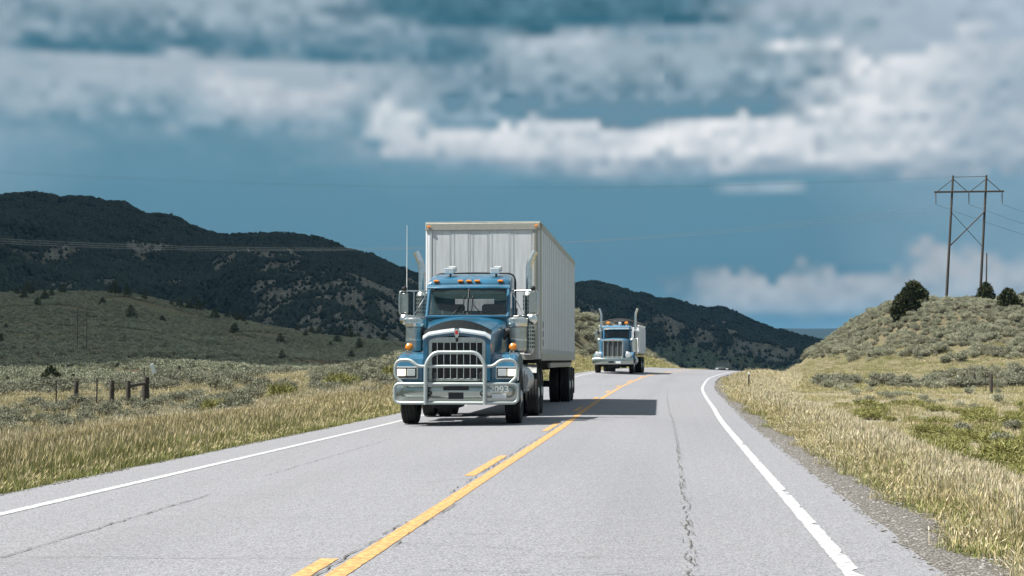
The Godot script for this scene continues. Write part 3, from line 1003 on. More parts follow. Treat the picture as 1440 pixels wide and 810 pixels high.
func side_parts(t: Node, s: float, m_body: Material):   # what the tractor has once on each side
	# wing over the steered wheel
	var poly := [Vector2(1.0, 0.80), Vector2(1.03, 1.1), Vector2(0.97, 1.24), Vector2(0.82, 1.33), Vector2(0.5, 1.37), Vector2(-0.2, 1.37), Vector2(-0.5, 1.30), Vector2(-0.72, 1.1), Vector2(-0.78, 0.86), Vector2(-0.66, 0.86)]
	for k in range(0, 9):
		var a := PI * (0.86 - 0.72 * k / 8.0)
		poly.append(Vector2(cos(a) * 0.66, 0.53 + sin(a) * 0.62))
	poly.append(Vector2(0.66, 0.80))
	var w := Shape.new()
	var tt := Transform3D(Basis(Vector3(0, 0, 1), Vector3(0, 1, 0), Vector3(s, 0, 0)), Vector3(s * 0.60, 0, 0))
	w.prism(poly, tt, 0.53, 0.05)
	put("wing", w.made(), m_body, t)
	# headlight pair in its bezel
	var hl := Node3D.new()
	hl.name = "headlight"
	t.add_child(hl, true)
	bx(hl, "bezel", M.chrome, Vector3(s * 0.94, 0.985, 1.03), Vector3(0.42, 0.235, 0.06), 0.015)
	bx(hl, "housing", M.black, Vector3(s * 0.94, 0.985, 1.052), Vector3(0.38, 0.19, 0.03), 0.008)
	bx(hl, "lens", M.lit, Vector3(s * 1.035, 0.99, 1.07), Vector3(0.155, 0.13, 0.02), 0.012)
	bx(hl, "lens", M.lamp, Vector3(s * 0.855, 0.99, 1.07), Vector3(0.155, 0.13, 0.02), 0.012)
	tb(t, "wing_marker", M.chrome, [Vector3(s * 0.98, 1.32, 0.88), Vector3(s * 0.98, 1.40, 0.88)], 0.014, 8)
	# turn signal on a stalk
	var ts := Node3D.new()
	ts.name = "turn_signal"
	t.add_child(ts, true)
	tb(ts, "stalk", M.chrome, [Vector3(s * 1.0, 1.33, 0.3), Vector3(s * 1.0, 1.42, 0.3)], 0.02, 8)
	lt(ts, "lens", M.amber, [Vector2(0.0, 0.075), Vector2(0.04, 0.07), Vector2(0.072, 0.045), Vector2(0.078, 0.0), Vector2(0.06, -0.03), Vector2(0.0, -0.03)], Vector3(s * 1.0, 1.47, 0.3), 18, Basis(Vector3.RIGHT, PI / 2))
	# air cleaner can and its duct
	var ac := Node3D.new()
	ac.name = "air_cleaner"
	t.add_child(ac, true)
	lt(ac, "can", M.steel, [Vector2(0.0, 1.36), Vector2(0.13, 1.37), Vector2(0.17, 1.41), Vector2(0.18, 1.46), Vector2(0.18, 1.86), Vector2(0.17, 1.875)], Vector3(s * 1.02, 0, -0.85), 28)
	lt(ac, "cap", M.chrome, [Vector2(0.17, 1.875), Vector2(0.195, 1.885), Vector2(0.2, 1.95), Vector2(0.195, 1.985), Vector2(0.205, 1.99), Vector2(0.205, 2.03), Vector2(0.17, 2.06), Vector2(0.0, 2.075)], Vector3(s * 1.02, 0, -0.85), 28)
	lt(ac, "band", M.chrome, [Vector2(0.18, 1.60), Vector2(0.189, 1.603), Vector2(0.189, 1.637), Vector2(0.18, 1.64)], Vector3(s * 1.02, 0, -0.85), 28)
	tb(ac, "duct", M.black, path3([Vector3(s * 0.92, 1.78, -0.85), Vector3(s * 0.80, 1.78, -0.82), Vector3(s * 0.66, 1.62, -0.75)], 0.1), 0.085, 12)
	# exhaust stack behind the cab
	var ex := Node3D.new()
	ex.name = "exhaust_stack"
	t.add_child(ex, true)
	lt(ex, "muffler", M.steel, [Vector2(0.0, 1.35), Vector2(0.09, 1.36), Vector2(0.118, 1.42), Vector2(0.118, 2.58), Vector2(0.09, 2.64), Vector2(0.07, 2.66)], Vector3(s * 1.13, 0, -2.85), 22)
	var sh := Shape.new()   # heat shield with its rows of holes
	for row in 14:
		for k in 7:
			var a := PI * (0.12 + 0.76 * k / 6.0)
			sh.box(Vector3(s * 1.13 + cos(a) * 0.122, 1.5 + row * 0.08, -2.85 + sin(a) * 0.122), Vector3(0.02, 0.042, 0.008), 0.0, Basis(Vector3.UP, PI / 2 - a))
	put("shield_slots", sh.made(), M.black, ex).set_meta("kind", "stuff")
	tb(ex, "pipe", M.chrome, path3([Vector3(s * 1.13, 2.6, -2.85), Vector3(s * 1.13, 3.22, -2.85), Vector3(s * 1.21, 3.40, -2.87), Vector3(s * 1.26, 3.5, -2.88)], 0.16, 6), 0.068, 16)
	# mirrors
	var mi := Node3D.new()
	mi.name = "mirror"
	t.add_child(mi, true)
	tb(mi, "bracket", M.chrome, path3([Vector3(s * 0.86, 2.62, -1.75), Vector3(s * 1.36, 2.62, -1.5), Vector3(s * 1.40, 2.56, -1.48), Vector3(s * 1.40, 2.17, -1.48), Vector3(s * 1.36, 2.12, -1.5), Vector3(s * 0.86, 2.10, -1.72)], 0.05, 4), 0.014, 8)
	tb(mi, "brace", M.chrome, [Vector3(s * 0.86, 2.58, -1.75), Vector3(s * 1.12, 2.13, -1.62)], 0.011, 6)
	tb(mi, "brace", M.chrome, [Vector3(s * 1.12, 2.62, -1.62), Vector3(s * 1.12, 2.12, -1.62)], 0.013, 6)
	bx(mi, "housing", M.steel, Vector3(s * 1.30, 2.37, -1.50), Vector3(0.17, 0.40, 0.035), 0.012, Basis(Vector3.UP, s * 0.25))
	lt(mi, "convex_mirror", M.chrome, [Vector2(0.0, 0.05), Vector2(0.06, 0.04), Vector2(0.1, 0.01), Vector2(0.105, -0.01), Vector2(0.0, -0.01)], Vector3(s * 1.29, 2.04, -1.48), 18, Basis(Vector3.RIGHT, PI / 2))
	lt(mi, "marker_lamp", M.black, [Vector2(0.0, 0.05), Vector2(0.045, 0.035), Vector2(0.055, 0.0), Vector2(0.04, -0.04), Vector2(0.0, -0.05)], Vector3(s * 1.30, 2.66, -1.50), 14)
	# steps, tank and the side under the door
	var ft := Node3D.new()
	ft.name = "fuel_tank"
	t.add_child(ft, true)
	lt(ft, "drum", M.alu, [Vector2(0.0, -0.66), Vector2(0.26, -0.66), Vector2(0.295, -0.63), Vector2(0.295, 0.63), Vector2(0.26, 0.66), Vector2(0.0, 0.66)], Vector3(s * 0.93, 0.82, -2.05), 26, Basis(Vector3.RIGHT, PI / 2))
	for z in [-2.45, -1.65]:
		lt(ft, "strap", M.steel, [Vector2(0.295, -0.03), Vector2(0.302, -0.03), Vector2(0.302, 0.03), Vector2(0.295, 0.03)], Vector3(s * 0.93, 0.82, z), 26, Basis(Vector3.RIGHT, PI / 2))
	bx(ft, "step", M.alu, Vector3(s * 1.05, 0.62, -1.2), Vector3(0.3, 0.05, 0.32))
	bx(ft, "step", M.alu, Vector3(s * 1.02, 0.95, -1.2), Vector3(0.26, 0.05, 0.30))
	# door: skin, window, handle
	var dr := Node3D.new()
	dr.name = "door"
	t.add_child(dr, true)
	bx(dr, "skin", m_body, Vector3(s * 0.845, 1.64, -2.0), Vector3(0.05, 0.9, 1.06), 0.015)
	bx(dr, "window_post", m_body, Vector3(s * 0.84, 2.37, -2.49), Vector3(0.045, 0.58, 0.08), 0.01)
	bx(dr, "window_rail", m_body, Vector3(s * 0.835, 2.64, -2.05), Vector3(0.045, 0.08, 0.84), 0.01)
	pane(dr, "window", M.glass, Vector3(s * 0.835, 2.09, -1.42), Vector3(s * 0.835, 2.60, -1.66), Vector3(s * 0.835, 2.60, -2.46), Vector3(s * 0.835, 2.09, -2.46))
	bx(dr, "handle", M.chrome, Vector3(s * 0.88, 1.95, -2.42), Vector3(0.03, 0.04, 0.14), 0.01)
	tb(t, "windscreen_post", m_body, [Vector3(s * 0.815, 2.08, -1.35), Vector3(s * 0.80, 2.68, -1.64)], 0.042, 8)
	tb(t, "grab_rail", M.chrome, [Vector3(s * 0.9, 1.35, -2.66), Vector3(s * 0.9, 2.3, -2.66)], 0.016, 8)

func build_tractor():
	var t := thing("semi_tractor", "blue conventional semi tractor with grey bull bar and twin chrome exhaust stacks", "truck", Vector3(-3.91, 0, -28.7), deg_to_rad(1.6))
	t.position.y = road_y(-2.08, 28.75)
	for s in [-1.0, 1.0]:
		side_parts(t, s, M.blue)
	# running gear
	var f := Shape.new()
	for s in [-1, 1]:
		f.box(Vector3(s * 0.43, 0.86, -2.5), Vector3(0.09, 0.26, 7.0), 0.01)
	for z in [-0.6, -2.2, -3.2, -4.5, -5.9]: f.box(Vector3(0, 0.86, z), Vector3(0.8, 0.16, 0.12), 0.01)
	put("chassis", f.made(), M.frame, t)
	tb(t, "front_axle", M.frame, [Vector3(-0.95, 0.52, 0), Vector3(-0.7, 0.46, 0), Vector3(0.7, 0.46, 0), Vector3(0.95, 0.52, 0)], 0.07, 8)
	bx(t, "oil_pan", M.frame, Vector3(-0.25, 0.52, 0.1), Vector3(0.55, 0.42, 1.2), 0.06)
	bx(t, "radiator", M.black, Vector3(0, 1.2, 0.8), Vector3(1.0, 0.9, 0.1), 0.01)
	bx(t, "engine", M.frame, Vector3(0, 1.2, -0.1), Vector3(0.7, 0.8, 1.4), 0.08)
	for z in [-3.85, -5.15]:
		tb(t, "drive_axle", M.frame, [Vector3(-0.95, 0.51, z), Vector3(-0.2, 0.51, z), Vector3(0, 0.51, z), Vector3(0.2, 0.51, z), Vector3(0.95, 0.51, z)], [0.08, 0.1, 0.24, 0.1, 0.08], 10)
	for s in [-1.0, 1.0]:
		add_wheel(t, Vector3(s * 1.0, 0.515, 0), 0.52, 0.30, s, 0.7, M.alu)
		for z in [-3.85, -5.15]:
			add_wheel(t, Vector3(s * 1.13, 0.51, z), 0.515, 0.27, s, -0.4, M.alu)
			add_wheel(t, Vector3(s * 0.80, 0.51, z), 0.515, 0.27, s, -0.4, M.steel)
		bx(t, "mud_flap", M.rubber, Vector3(s * 0.93, 0.62, -5.85), Vector3(0.6, 0.7, 0.015), 0.003)
		# polished quarter guard before the drive wheels
		var qp := []
		for k in 7:
			var a := PI * (0.30 + 0.32 * k / 6.0) - PI * 0.05
			qp.append(Vector3(s * 0.93, 0.51 + sin(a) * 0.62, -3.85 + cos(a) * 0.62))
		var q := Shape.new()
		q.smooth()
		for k in 6:
			q.quad(qp[k] - Vector3(0.3, 0, 0), qp[k] + Vector3(0.3, 0, 0), qp[k + 1] + Vector3(0.3, 0, 0), qp[k + 1] - Vector3(0.3, 0, 0))
			var dn := Vector3(0, -0.012, -0.006)
			q.quad(qp[k] + dn - Vector3(0.3, 0, 0), qp[k] + dn + Vector3(0.3, 0, 0), qp[k + 1] + dn + Vector3(0.3, 0, 0), qp[k + 1] + dn - Vector3(0.3, 0, 0))
		put("quarter_guard", q.made(), M.alu, t)
	lt(t, "fifth_wheel", M.frame, [Vector2(0.0, 1.16), Vector2(0.45, 1.16), Vector2(0.47, 1.13), Vector2(0.47, 1.05), Vector2(0.0, 1.0)], Vector3(0, 0, -4.4), 20)
	# bonnet with grille, surround, lip, deflector, emblem
	var hd := Node3D.new()
	hd.name = "bonnet"
	t.add_child(hd, true)
	var h := Shape.new()
	h.smooth()
	h.loft([hood_ring(1.04, 0.63, 1.76, 1.655, 0.83), hood_ring(0.98, 0.645, 1.785, 1.675, 0.83), hood_ring(0.4, 0.68, 1.88, 1.77, 0.95), hood_ring(-0.2, 0.735, 1.985, 1.88, 1.05), hood_ring(-0.85, 0.79, 2.10, 2.0, 1.15)], false, false)
	put("shell", h.made(), M.blue, hd)
	var outer := hood_ring(1.04, 0.63, 1.76, 1.655, 0.83)
	var inner := hood_ring(1.035, 0.545, 1.675, 1.60, 0.83)
	var deep := hood_ring(0.99, 0.54, 1.67, 1.595, 0.83)
	var sr := Shape.new()
	sr.flat()
	sr.loft([outer, inner, deep], false, false)
	put("surround", sr.made(), M.blue, hd)
	var lip := []
	for k in 13:
		var x := -0.64 + 1.28 * k / 12.0
		lip.append(Vector3(x, 1.79 - 0.09 * pow(absf(x) / 0.64, 1.4) - (0.05 if k in [0, 12] else 0.0), 1.035))
	for part in [[0, 6], [6, 12]]:
		var lp := Shape.new()
		for k in range(part[0], part[1]):
			var a: Vector3 = lip[k] + (Vector3(0.045, 0, 0) if k == 6 else Vector3.ZERO)
			var b: Vector3 = lip[k + 1] - (Vector3(0.045, 0, 0) if k + 1 == 6 else Vector3.ZERO)
			lp.flat()
			var d1 := Vector3(0, -0.025, 0.03)
			var d2 := Vector3(0, 0.03, -0.03)
			lp.quad(a + d1, b + d1, b + d2, a + d2)
			lp.quad(a + d1 - Vector3(0, 0.03, 0), b + d1 - Vector3(0, 0.03, 0), b + d1, a + d1)
			lp.quad(a + d2, b + d2, b + d2 + Vector3(0, -0.03, -0.03), a + d2 + Vector3(0, -0.03, -0.03))
		put("lip", lp.made(), M.lamp, hd)
	var df := Shape.new()
	df.flat()
	for k in 12:
		var x0 := -0.64 + 1.28 * k / 12.0
		var x1 := -0.64 + 1.28 * (k + 1) / 12.0
		var yy := func(x): return 1.80 - 0.09 * pow(absf(x) / 0.64, 1.4)
		var hh := func(x): return 0.12 * (1.0 - pow(absf(x) / 0.66, 2.5)) + 0.06
		var zz := func(x): return 0.99 - 0.10 * pow(absf(x) / 0.64, 2.0)
		for e in [0.0, 0.006]:
			df.quad(Vector3(x0, yy.call(x0), zz.call(x0) - e), Vector3(x1, yy.call(x1), zz.call(x1) - e), Vector3(x1, yy.call(x1) + hh.call(x1), zz.call(x1) - 0.12 - e), Vector3(x0, yy.call(x0) + hh.call(x0), zz.call(x0) - 0.12 - e))
	put("bug_deflector", df.made(), M.deflector, hd)
	var gr := Node3D.new()
	gr.name = "grille"
	t.add_child(gr, true)
	var gp := Shape.new()
	gp.box(Vector3(0, 1.60, 0.985), Vector3(1.07, 0.11, 0.03), 0.006)
	for s in [-1, 1]: gp.box(Vector3(s * 0.505, 1.2, 0.985), Vector3(0.07, 0.72, 0.03), 0.006)
	gp.box(Vector3(0, 0.855, 0.985), Vector3(1.07, 0.05, 0.03), 0.006)
	put("frame", gp.made(), M.steel, gr)
	bx(gr, "screen", M.black, Vector3(0, 1.2, 0.95), Vector3(1.0, 0.74, 0.02), 0.0)
	for k in 16: bx(gr, "slat", M.frame, Vector3(0, 0.90 + k * 0.04, 0.965), Vector3(0.94, 0.012, 0.02), 0.0)
	for k in 7: bx(gr, "bar", M.chrome, Vector3(-0.372 + 0.124 * k, 1.215, 1.0), Vector3(0.017, 0.70, 0.022), 0.004)
	var em := Node3D.new()
	em.name = "emblem"
	t.add_child(em, true)
	var e1 := Shape.new()
	e1.prism([Vector2(-0.05, 0.07), Vector2(0.05, 0.07), Vector2(0.045, -0.03), Vector2(0.018, -0.10), Vector2(-0.018, -0.10), Vector2(-0.045, -0.03)], Transform3D(Basis(), Vector3(0, 1.735, 1.05)), 0.02, 0.005)
	put("shield", e1.made(), M.chrome, em)
	bx(em, "badge", M.red, Vector3(0, 1.735, 1.073), Vector3(0.055, 0.07, 0.008), 0.002)
	bx(em, "badge_foot", M.black, Vector3(0, 1.615, 1.008), Vector3(0.05, 0.10, 0.012), 0.003)
	# cab
	var cab := Node3D.new()
	cab.name = "cab"
	t.add_child(cab, true)
	var roof := Shape.new()
	roof.smooth()
	var rr := []
	for q in [[-1.60, 2.67, 2.70, 0.80], [-1.58, 2.73, 2.76, 0.815], [-1.72, 2.80, 2.86, 0.825], [-2.1, 2.86, 2.965, 0.84], [-2.5, 2.88, 3.01, 0.85], [-2.74, 2.88, 3.02, 0.85], [-2.78, 2.80, 2.98, 0.84]]:
		var ring := []
		for m in [[-1.0, -1.0], [-1.0, 0.0], [-0.985, 0.45], [-0.93, 0.8], [-0.82, 0.96], [-0.4, 1.0], [0.0, 1.02], [0.4, 1.0], [0.82, 0.96], [0.93, 0.8], [0.985, 0.45], [1.0, 0.0], [1.0, -1.0]]:
			var y: float = lerpf(q[1], q[2], m[1]) if m[1] >= 0 else minf(2.665, q[1] - 0.02)
			ring.append(Vector3(m[0] * q[3], y, q[0]))
		rr.append(ring)
	roof.loft(rr, false, false)
	put("roof", roof.made(), M.blue, cab)
	tb(cab, "roof_trim", M.black, path3([Vector3(-0.86, 2.66, -2.74), Vector3(-0.862, 2.92, -2.74), Vector3(-0.78, 3.03, -2.74), Vector3(0, 3.045, -2.74), Vector3(0.78, 3.03, -2.74), Vector3(0.862, 2.92, -2.74), Vector3(0.86, 1.3, -2.74)], 0.1, 5), 0.017, 8)
	var vz := Shape.new()
	vz.smooth()
	var va := []
	for k in 9:
		var x := -0.83 + 1.66 * k / 8.0
		var b := 0.10 * (1.0 - pow(absf(x) / 0.83, 2.0))
		va.append([Vector3(x, 2.735, -1.52 + b), Vector3(x, 2.70, -1.40 + b), Vector3(x, 2.655, -1.33 + b), Vector3(x, 2.645, -1.34 + b), Vector3(x, 2.69, -1.52 + b)])
	vz.loft(va, false, true)
	put("sun_visor", vz.made(), M.blue, cab)
	var body := Shape.new()
	body.box(Vector3(0, 1.17, -2.02), Vector3(1.64, 0.06, 1.5), 0.01)
	body.box(Vector3(0, 1.70, -2.75), Vector3(1.68, 1.1, 0.05), 0.02)
	body.box(Vector3(0, 2.62, -2.75), Vector3(1.68, 0.24, 0.05), 0.02)
	for s in [-1, 1]:
		body.box(Vector3(s * 0.625, 2.375, -2.75), Vector3(0.43, 0.25, 0.05), 0.0)
		body.box(Vector3(s * 0.83, 1.9, -2.62), Vector3(0.06, 1.5, 0.22), 0.01)
	body.box(Vector3(0, 1.62, -1.36), Vector3(1.6, 0.9, 0.05), 0.01)
	put("shell", body.made(), M.blue, cab)
	bx(cab, "cowl", M.blue, Vector3(0, 2.085, -1.31), Vector3(1.6, 0.06, 0.16), 0.02)
	pane(cab, "rear_window", M.glass, Vector3(-0.41, 2.25, -2.75), Vector3(0.41, 2.25, -2.75), Vector3(0.41, 2.5, -2.75), Vector3(-0.41, 2.5, -2.75))
	for s in [-1.0, 1.0]:
		var b0 := Vector3(s * 0.015, 2.125, -1.315)
		pane(cab, "windscreen", M.glass, b0, Vector3(s * 0.785, 2.125, -1.36), Vector3(s * 0.77, 2.655, -1.645), Vector3(s * 0.015, 2.66, -1.60))
	tb(cab, "windscreen_bar", M.black, [Vector3(0, 2.12, -1.31), Vector3(0, 2.66, -1.60)], 0.014, 8)
	tb(cab, "gasket", M.black, [Vector3(-0.79, 2.12, -1.355), Vector3(0, 2.115, -1.308), Vector3(0.79, 2.12, -1.355), Vector3(0.775, 2.665, -1.65), Vector3(0, 2.668, -1.60), Vector3(-0.775, 2.665, -1.65)], 0.017, 6, true)
	for s in [[-0.08, -0.32], [0.08, 0.30]]:
		var wp := Node3D.new()
		wp.name = "wiper"
		t.add_child(wp, true)
		tb(wp, "arm", M.black, [Vector3(s[1], 2.12, -1.29), Vector3(s[0] * 1.4, 2.33, -1.40)], 0.008, 6)
		tb(wp, "blade", M.black, [Vector3(s[0], 2.16, -1.315), Vector3(s[0] * 1.1, 2.52, -1.505)], 0.009, 6)
	var it := Node3D.new()
	it.name = "interior"
	t.add_child(it, true)
	bx(it, "dashboard", M.interior, Vector3(0, 2.05, -1.52), Vector3(1.5, 0.16, 0.26), 0.04)
	for s in [-0.42, 0.42]:
		bx(it, "seat", M.interior, Vector3(s, 1.62, -2.25), Vector3(0.5, 0.16, 0.5), 0.05)
		bx(it, "seat_back", M.interior, Vector3(s, 2.02, -2.5), Vector3(0.48, 0.72, 0.14), 0.05)
	var sw := []
	for k in 20: sw.append(Vector3(0.42 + cos(TAU * k / 20.0) * 0.21, 2.07 + sin(TAU * k / 20.0) * 0.14, -1.74 - sin(TAU * k / 20.0) * 0.13))
	tb(it, "steering_wheel", M.black, sw, 0.016, 6, true)
	# roof lamps, work lights, aerial
	for x in [-0.66, -0.17, 0.0, 0.17, 0.64]:
		var ml := Shape.new()
		ml.box(Vector3(x, 2.815, -1.60), Vector3(0.11, 0.045, 0.09), 0.018)
		put("marker_light", ml.made(), M.amber, t)
	for x in [-0.44, 0.50]:
		var wl := Node3D.new()
		wl.name = "work_light"
		t.add_child(wl, true)
		bx(wl, "case", M.lamp, Vector3(x, 3.04, -1.95), Vector3(0.20, 0.12, 0.12), 0.015)
		bx(wl, "back_case", M.alu, Vector3(x + 0.05, 3.09, -2.1), Vector3(0.16, 0.1, 0.12), 0.015)
		tb(wl, "post", M.black, [Vector3(x + 0.02, 2.88, -1.98), Vector3(x + 0.02, 3.0, -1.97)], 0.02, 8)
	tb(t, "aerial", M.white_print, [Vector3(-1.25, 2.1, -1.55), Vector3(-1.255, 2.75, -1.55), Vector3(-1.26, 3.95, -1.58)], [0.011, 0.009, 0.004], 6)
	# the cab stands half a metre further forward than its parts were drawn
	for o in t.get_children():
		for part in ["cab", "door", "windscreen_post", "grab_rail", "wiper", "interior", "marker_light", "work_light", "aerial", "mirror", "exhaust_stack", "air_cleaner"]:
			if String(o.name).begins_with(part): o.position.z += 0.25 if part == "air_cleaner" else 0.45
	# bumper and bull bar
	var bp := Shape.new()
	bp.smooth()
	var br := []
	for k in 15:
		var x := -1.17 + 2.34 * k / 14.0
		var z := 1.16 - 0.16 * pow(absf(x) / 1.17, 3.0)
		br.append([Vector3(x, 0.44, z - 0.06), Vector3(x, 0.47, z), Vector3(x, 0.75, z), Vector3(x, 0.79, z - 0.03), Vector3(x, 0.80, z - 0.16)])
	bp.loft(br, false, false)
	put("bumper", bp.made(), M.bumper, t)
	bx(t, "bumper_slot", M.black, Vector3(0.0, 0.70, 1.165), Vector3(0.48, 0.075, 0.012), 0.003)
	bx(t, "plate_holder", M.black, Vector3(0.0, 0.56, 1.168), Vector3(0.28, 0.12, 0.014), 0.003)
	letters(t, "fleet_number", "2093", 0.118, M.white_print, Vector3(0.80, 0.68, 1.118), Basis(Vector3.UP, 0.18))
	bx(t, "licence_plate", M.paper, Vector3(0.80, 0.555, 1.13), Vector3(0.27, 0.085, 0.008), 0.003, Basis(Vector3.UP, 0.16))
	for s in [-1.0, 1.0]:
		lt(t, "tow_eye", M.frame, [Vector2(0.03, -0.02), Vector2(0.05, -0.02), Vector2(0.05, 0.02), Vector2(0.03, 0.02)], Vector3(s * 0.5, 0.6, 1.16), 12, Basis(Vector3.RIGHT, PI / 2))
	var bb := Node3D.new()
	bb.name = "bull_bar"
	t.add_child(bb, true)
	var zb := 1.27
	tb(bb, "lower_loop", M.bar, ring3([Vector3(-1.15, 0.43, zb - 0.1), Vector3(-1.15, 0.78, zb - 0.1), Vector3(-0.7, 0.78, zb), Vector3(0.7, 0.78, zb), Vector3(1.15, 0.78, zb - 0.1), Vector3(1.15, 0.43, zb - 0.1), Vector3(0.7, 0.43, zb), Vector3(-0.7, 0.43, zb)], 0.11, 5), 0.031, 12, true)
	tb(bb, "upright_loop", M.bar, path3([Vector3(-0.55, 0.40, zb + 0.03), Vector3(-0.55, 1.16, zb + 0.03), Vector3(-0.40, 1.365, zb + 0.01), Vector3(0.40, 1.365, zb + 0.01), Vector3(0.55, 1.16, zb + 0.03), Vector3(0.55, 0.40, zb + 0.03)], 0.11, 5), 0.036, 12)
	tb(bb, "cross_bar", M.bar, [Vector3(-0.55, 1.105, zb + 0.005), Vector3(0.55, 1.105, zb + 0.005)], 0.03, 12)
	for s in [-1.0, 1.0]:
		tb(bb, "headlight_loop", M.bar, path3([Vector3(s * 0.55, 1.105, zb), Vector3(s * 0.70, 1.105, zb - 0.01), Vector3(s * 0.84, 1.225, zb - 0.04), Vector3(s * 1.06, 1.225, zb - 0.09), Vector3(s * 1.14, 1.14, zb - 0.1), Vector3(s * 1.14, 0.92, zb - 0.1), Vector3(s * 1.0, 0.79, zb - 0.08)], 0.08, 5), 0.030, 12)
		bx(bb, "mount", M.frame, Vector3(s * 0.55, 0.6, zb - 0.07), Vector3(0.05, 0.3, 0.14), 0.01)

func build_trailer():
	var t := thing("box_trailer", "long white riveted box trailer coupled behind the blue semi tractor", "trailer", Vector3(-3.967, 0, -32.3), 0.0042)
	t.position.y = road_y(-2.1, 33.0)
	var L := 13.0
	var y0 := 1.24
	var y1 := 4.22
	var W := 1.275
	var core := Shape.new()
	core.box(Vector3(0, (y0 + y1) / 2, -L / 2), Vector3(2 * W - 0.06, y1 - y0 - 0.02, L - 0.06), 0.01)
	put("body", core.made(), M.trailer_b, t)
	# front skin in upright sheets, riveted
	var riv := Shape.new()
	var seams := [-1.11, -0.68, -0.27, 0.15, 0.62, 1.11]
	for k in 5:
		var a: float = seams[k]
		var b: float = seams[k + 1]
		bx(t, "panel", M.trailer if k % 2 == 0 else M.trailer_b, Vector3((a + b) / 2, (y0 + y1) / 2, -0.02 + 0.003 * (k % 2)), Vector3(b - a - 0.005, y1 - y0 - 0.16, 0.02), 0.002)
	for s in seams:
		for off in [-0.05, 0.05]:
			for n in 46:
				riv.box(Vector3(s + off, y0 + 0.12 + n * 0.062, -0.006), Vector3(0.014, 0.014, 0.012), 0.0)
	# rounded corner posts
	for s in [-1.0, 1.0]:
		var cp := Shape.new()
		cp.smooth()
		var rings := []
		for y in [y0, y1 - 0.14]:
			var ring := [Vector3(s * 1.11, y, -0.05), Vector3(s * 1.11, y, -0.004)]
			for k in 7:
				var a := PI / 2 * k / 6.0
				ring.append(Vector3(s * (1.135 + 0.14 * sin(a)), y, -0.144 + 0.14 * cos(a)))
			ring.append(Vector3(s * 1.275, y, -0.26))
			ring.append(Vector3(s * 1.2, y, -0.26))
			rings.append(ring)
		cp.loft(rings)
		put("corner_post", cp.made(), M.rail if s > 0 else M.trailer, t)
		# side skin
		var n := 21
		for k in n:
			var za := -0.26 - (L - 0.36) * k / n
			var zb := -0.26 - (L - 0.36) * (k + 1) / n
			bx(t, "panel", M.trailer if (k * 7) % 3 != 0 else M.trailer_b, Vector3(s * (W - 0.012), (y0 + y1) / 2, (za + zb) / 2), Vector3(0.022, y1 - y0 - 0.26, za - zb - 0.01), 0.003)
			bx(t, "side_post", M.trailer_b, Vector3(s * (W + 0.004), (y0 + y1) / 2, zb + 0.03), Vector3(0.014, y1 - y0 - 0.27, 0.05), 0.003)
			if s > 0:
				for m in 3: riv.box(Vector3(s * W, y0 + 0.18, za - 0.1 - m * 0.17), Vector3(0.014, 0.10, 0.05), 0.0)
		bx(t, "bottom_rail", M.rail, Vector3(s * (W - 0.005), y0 + 0.05, -L / 2 - 0.13), Vector3(0.04, 0.16, L - 0.28), 0.006)
		bx(t, "top_rail", M.rail, Vector3(s * (W - 0.005), y1 - 0.07, -L / 2 - 0.13), Vector3(0.045, 0.14, L - 0.28), 0.01)
		bx(t, "skirt_rail", M.rail, Vector3(s * 1.14, y0 - 0.13, -8.6), Vector3(0.06, 0.16, 8.6), 0.01)
		bx(t, "landing_leg", M.frame, Vector3(s * 0.62, 0.75, -3.4 + 0.0), Vector3(0.14, 0.85, 0.14), 0.01)
		bx(t, "landing_foot", M.frame, Vector3(s * 0.62, 0.31, -3.4), Vector3(0.28, 0.05, 0.28), 0.01)
		for z in [-11.1, -12.35]:
			add_wheel(t, Vector3(s * 1.12, 0.505, z), 0.515, 0.27, s, -0.4, M.alu)
			add_wheel(t, Vector3(s * 0.80, 0.505, z), 0.515, 0.27, s, -0.4, M.steel)
		bx(t, "mud_flap", M.rubber, Vector3(s * 0.96, 0.60, -12.95), Vector3(0.62, 0.75, 0.015), 0.003)
		bx(t, "marker_light", M.amber, Vector3(s * 1.18, y1 - 0.08, 0.03), Vector3(0.08, 0.04, 0.025), 0.008)
	put("rivets", riv.made(), M.alu, t).set_meta("kind", "stuff")
	bx(t, "front_top_rail", M.rail, Vector3(0, y1 - 0.085, -0.015), Vector3(2 * W - 0.02, 0.17, 0.05), 0.02)
	bx(t, "front_bottom_rail", M.rail, Vector3(0, y0 + 0.06, -0.01), Vector3(2 * W - 0.3, 0.14, 0.04), 0.01)
	bx(t, "roof", M.rail, Vector3(0, y1 + 0.012, -L / 2), Vector3(2 * W - 0.02, 0.02, L), 0.008)
	bx(t, "document_box", M.paper, Vector3(0.99, 1.93, 0.03), Vector3(0.15, 0.17, 0.05), 0.01)
	bx(t, "junction_box", M.trailer_b, Vector3(0.98, 1.67, 0.03), Vector3(0.18, 0.26, 0.06), 0.01)
	bx(t, "junction_box", M.trailer_b, Vector3(0.98, 1.40, 0.03), Vector3(0.16, 0.14, 0.06), 0.01)
	for k in 3: bx(t, "side_mark", M.black, Vector3(W + 0.002, 2.0 - k * 0.2, -0.6), Vector3(0.006, 0.13, 0.16), 0.0, Basis(Vector3.RIGHT, 0.3 if k % 2 else -0.3))
	var un := Shape.new()
	for k in 20: un.box(Vector3(0, y0 - 0.03, -0.5 - k * 0.64), Vector3(2.4, 0.12, 0.08), 0.0)
	for s in [-1, 1]: un.box(Vector3(s * 0.5, y0 - 0.2, -10.8), Vector3(0.1, 0.2, 4.0), 0.0)
	put("cross_members", un.made(), M.frame, t)
	for z in [-11.1, -12.35]: tb(t, "axle", M.frame, [Vector3(-1.0, 0.505, z), Vector3(1.0, 0.505, z)], 0.07, 10)
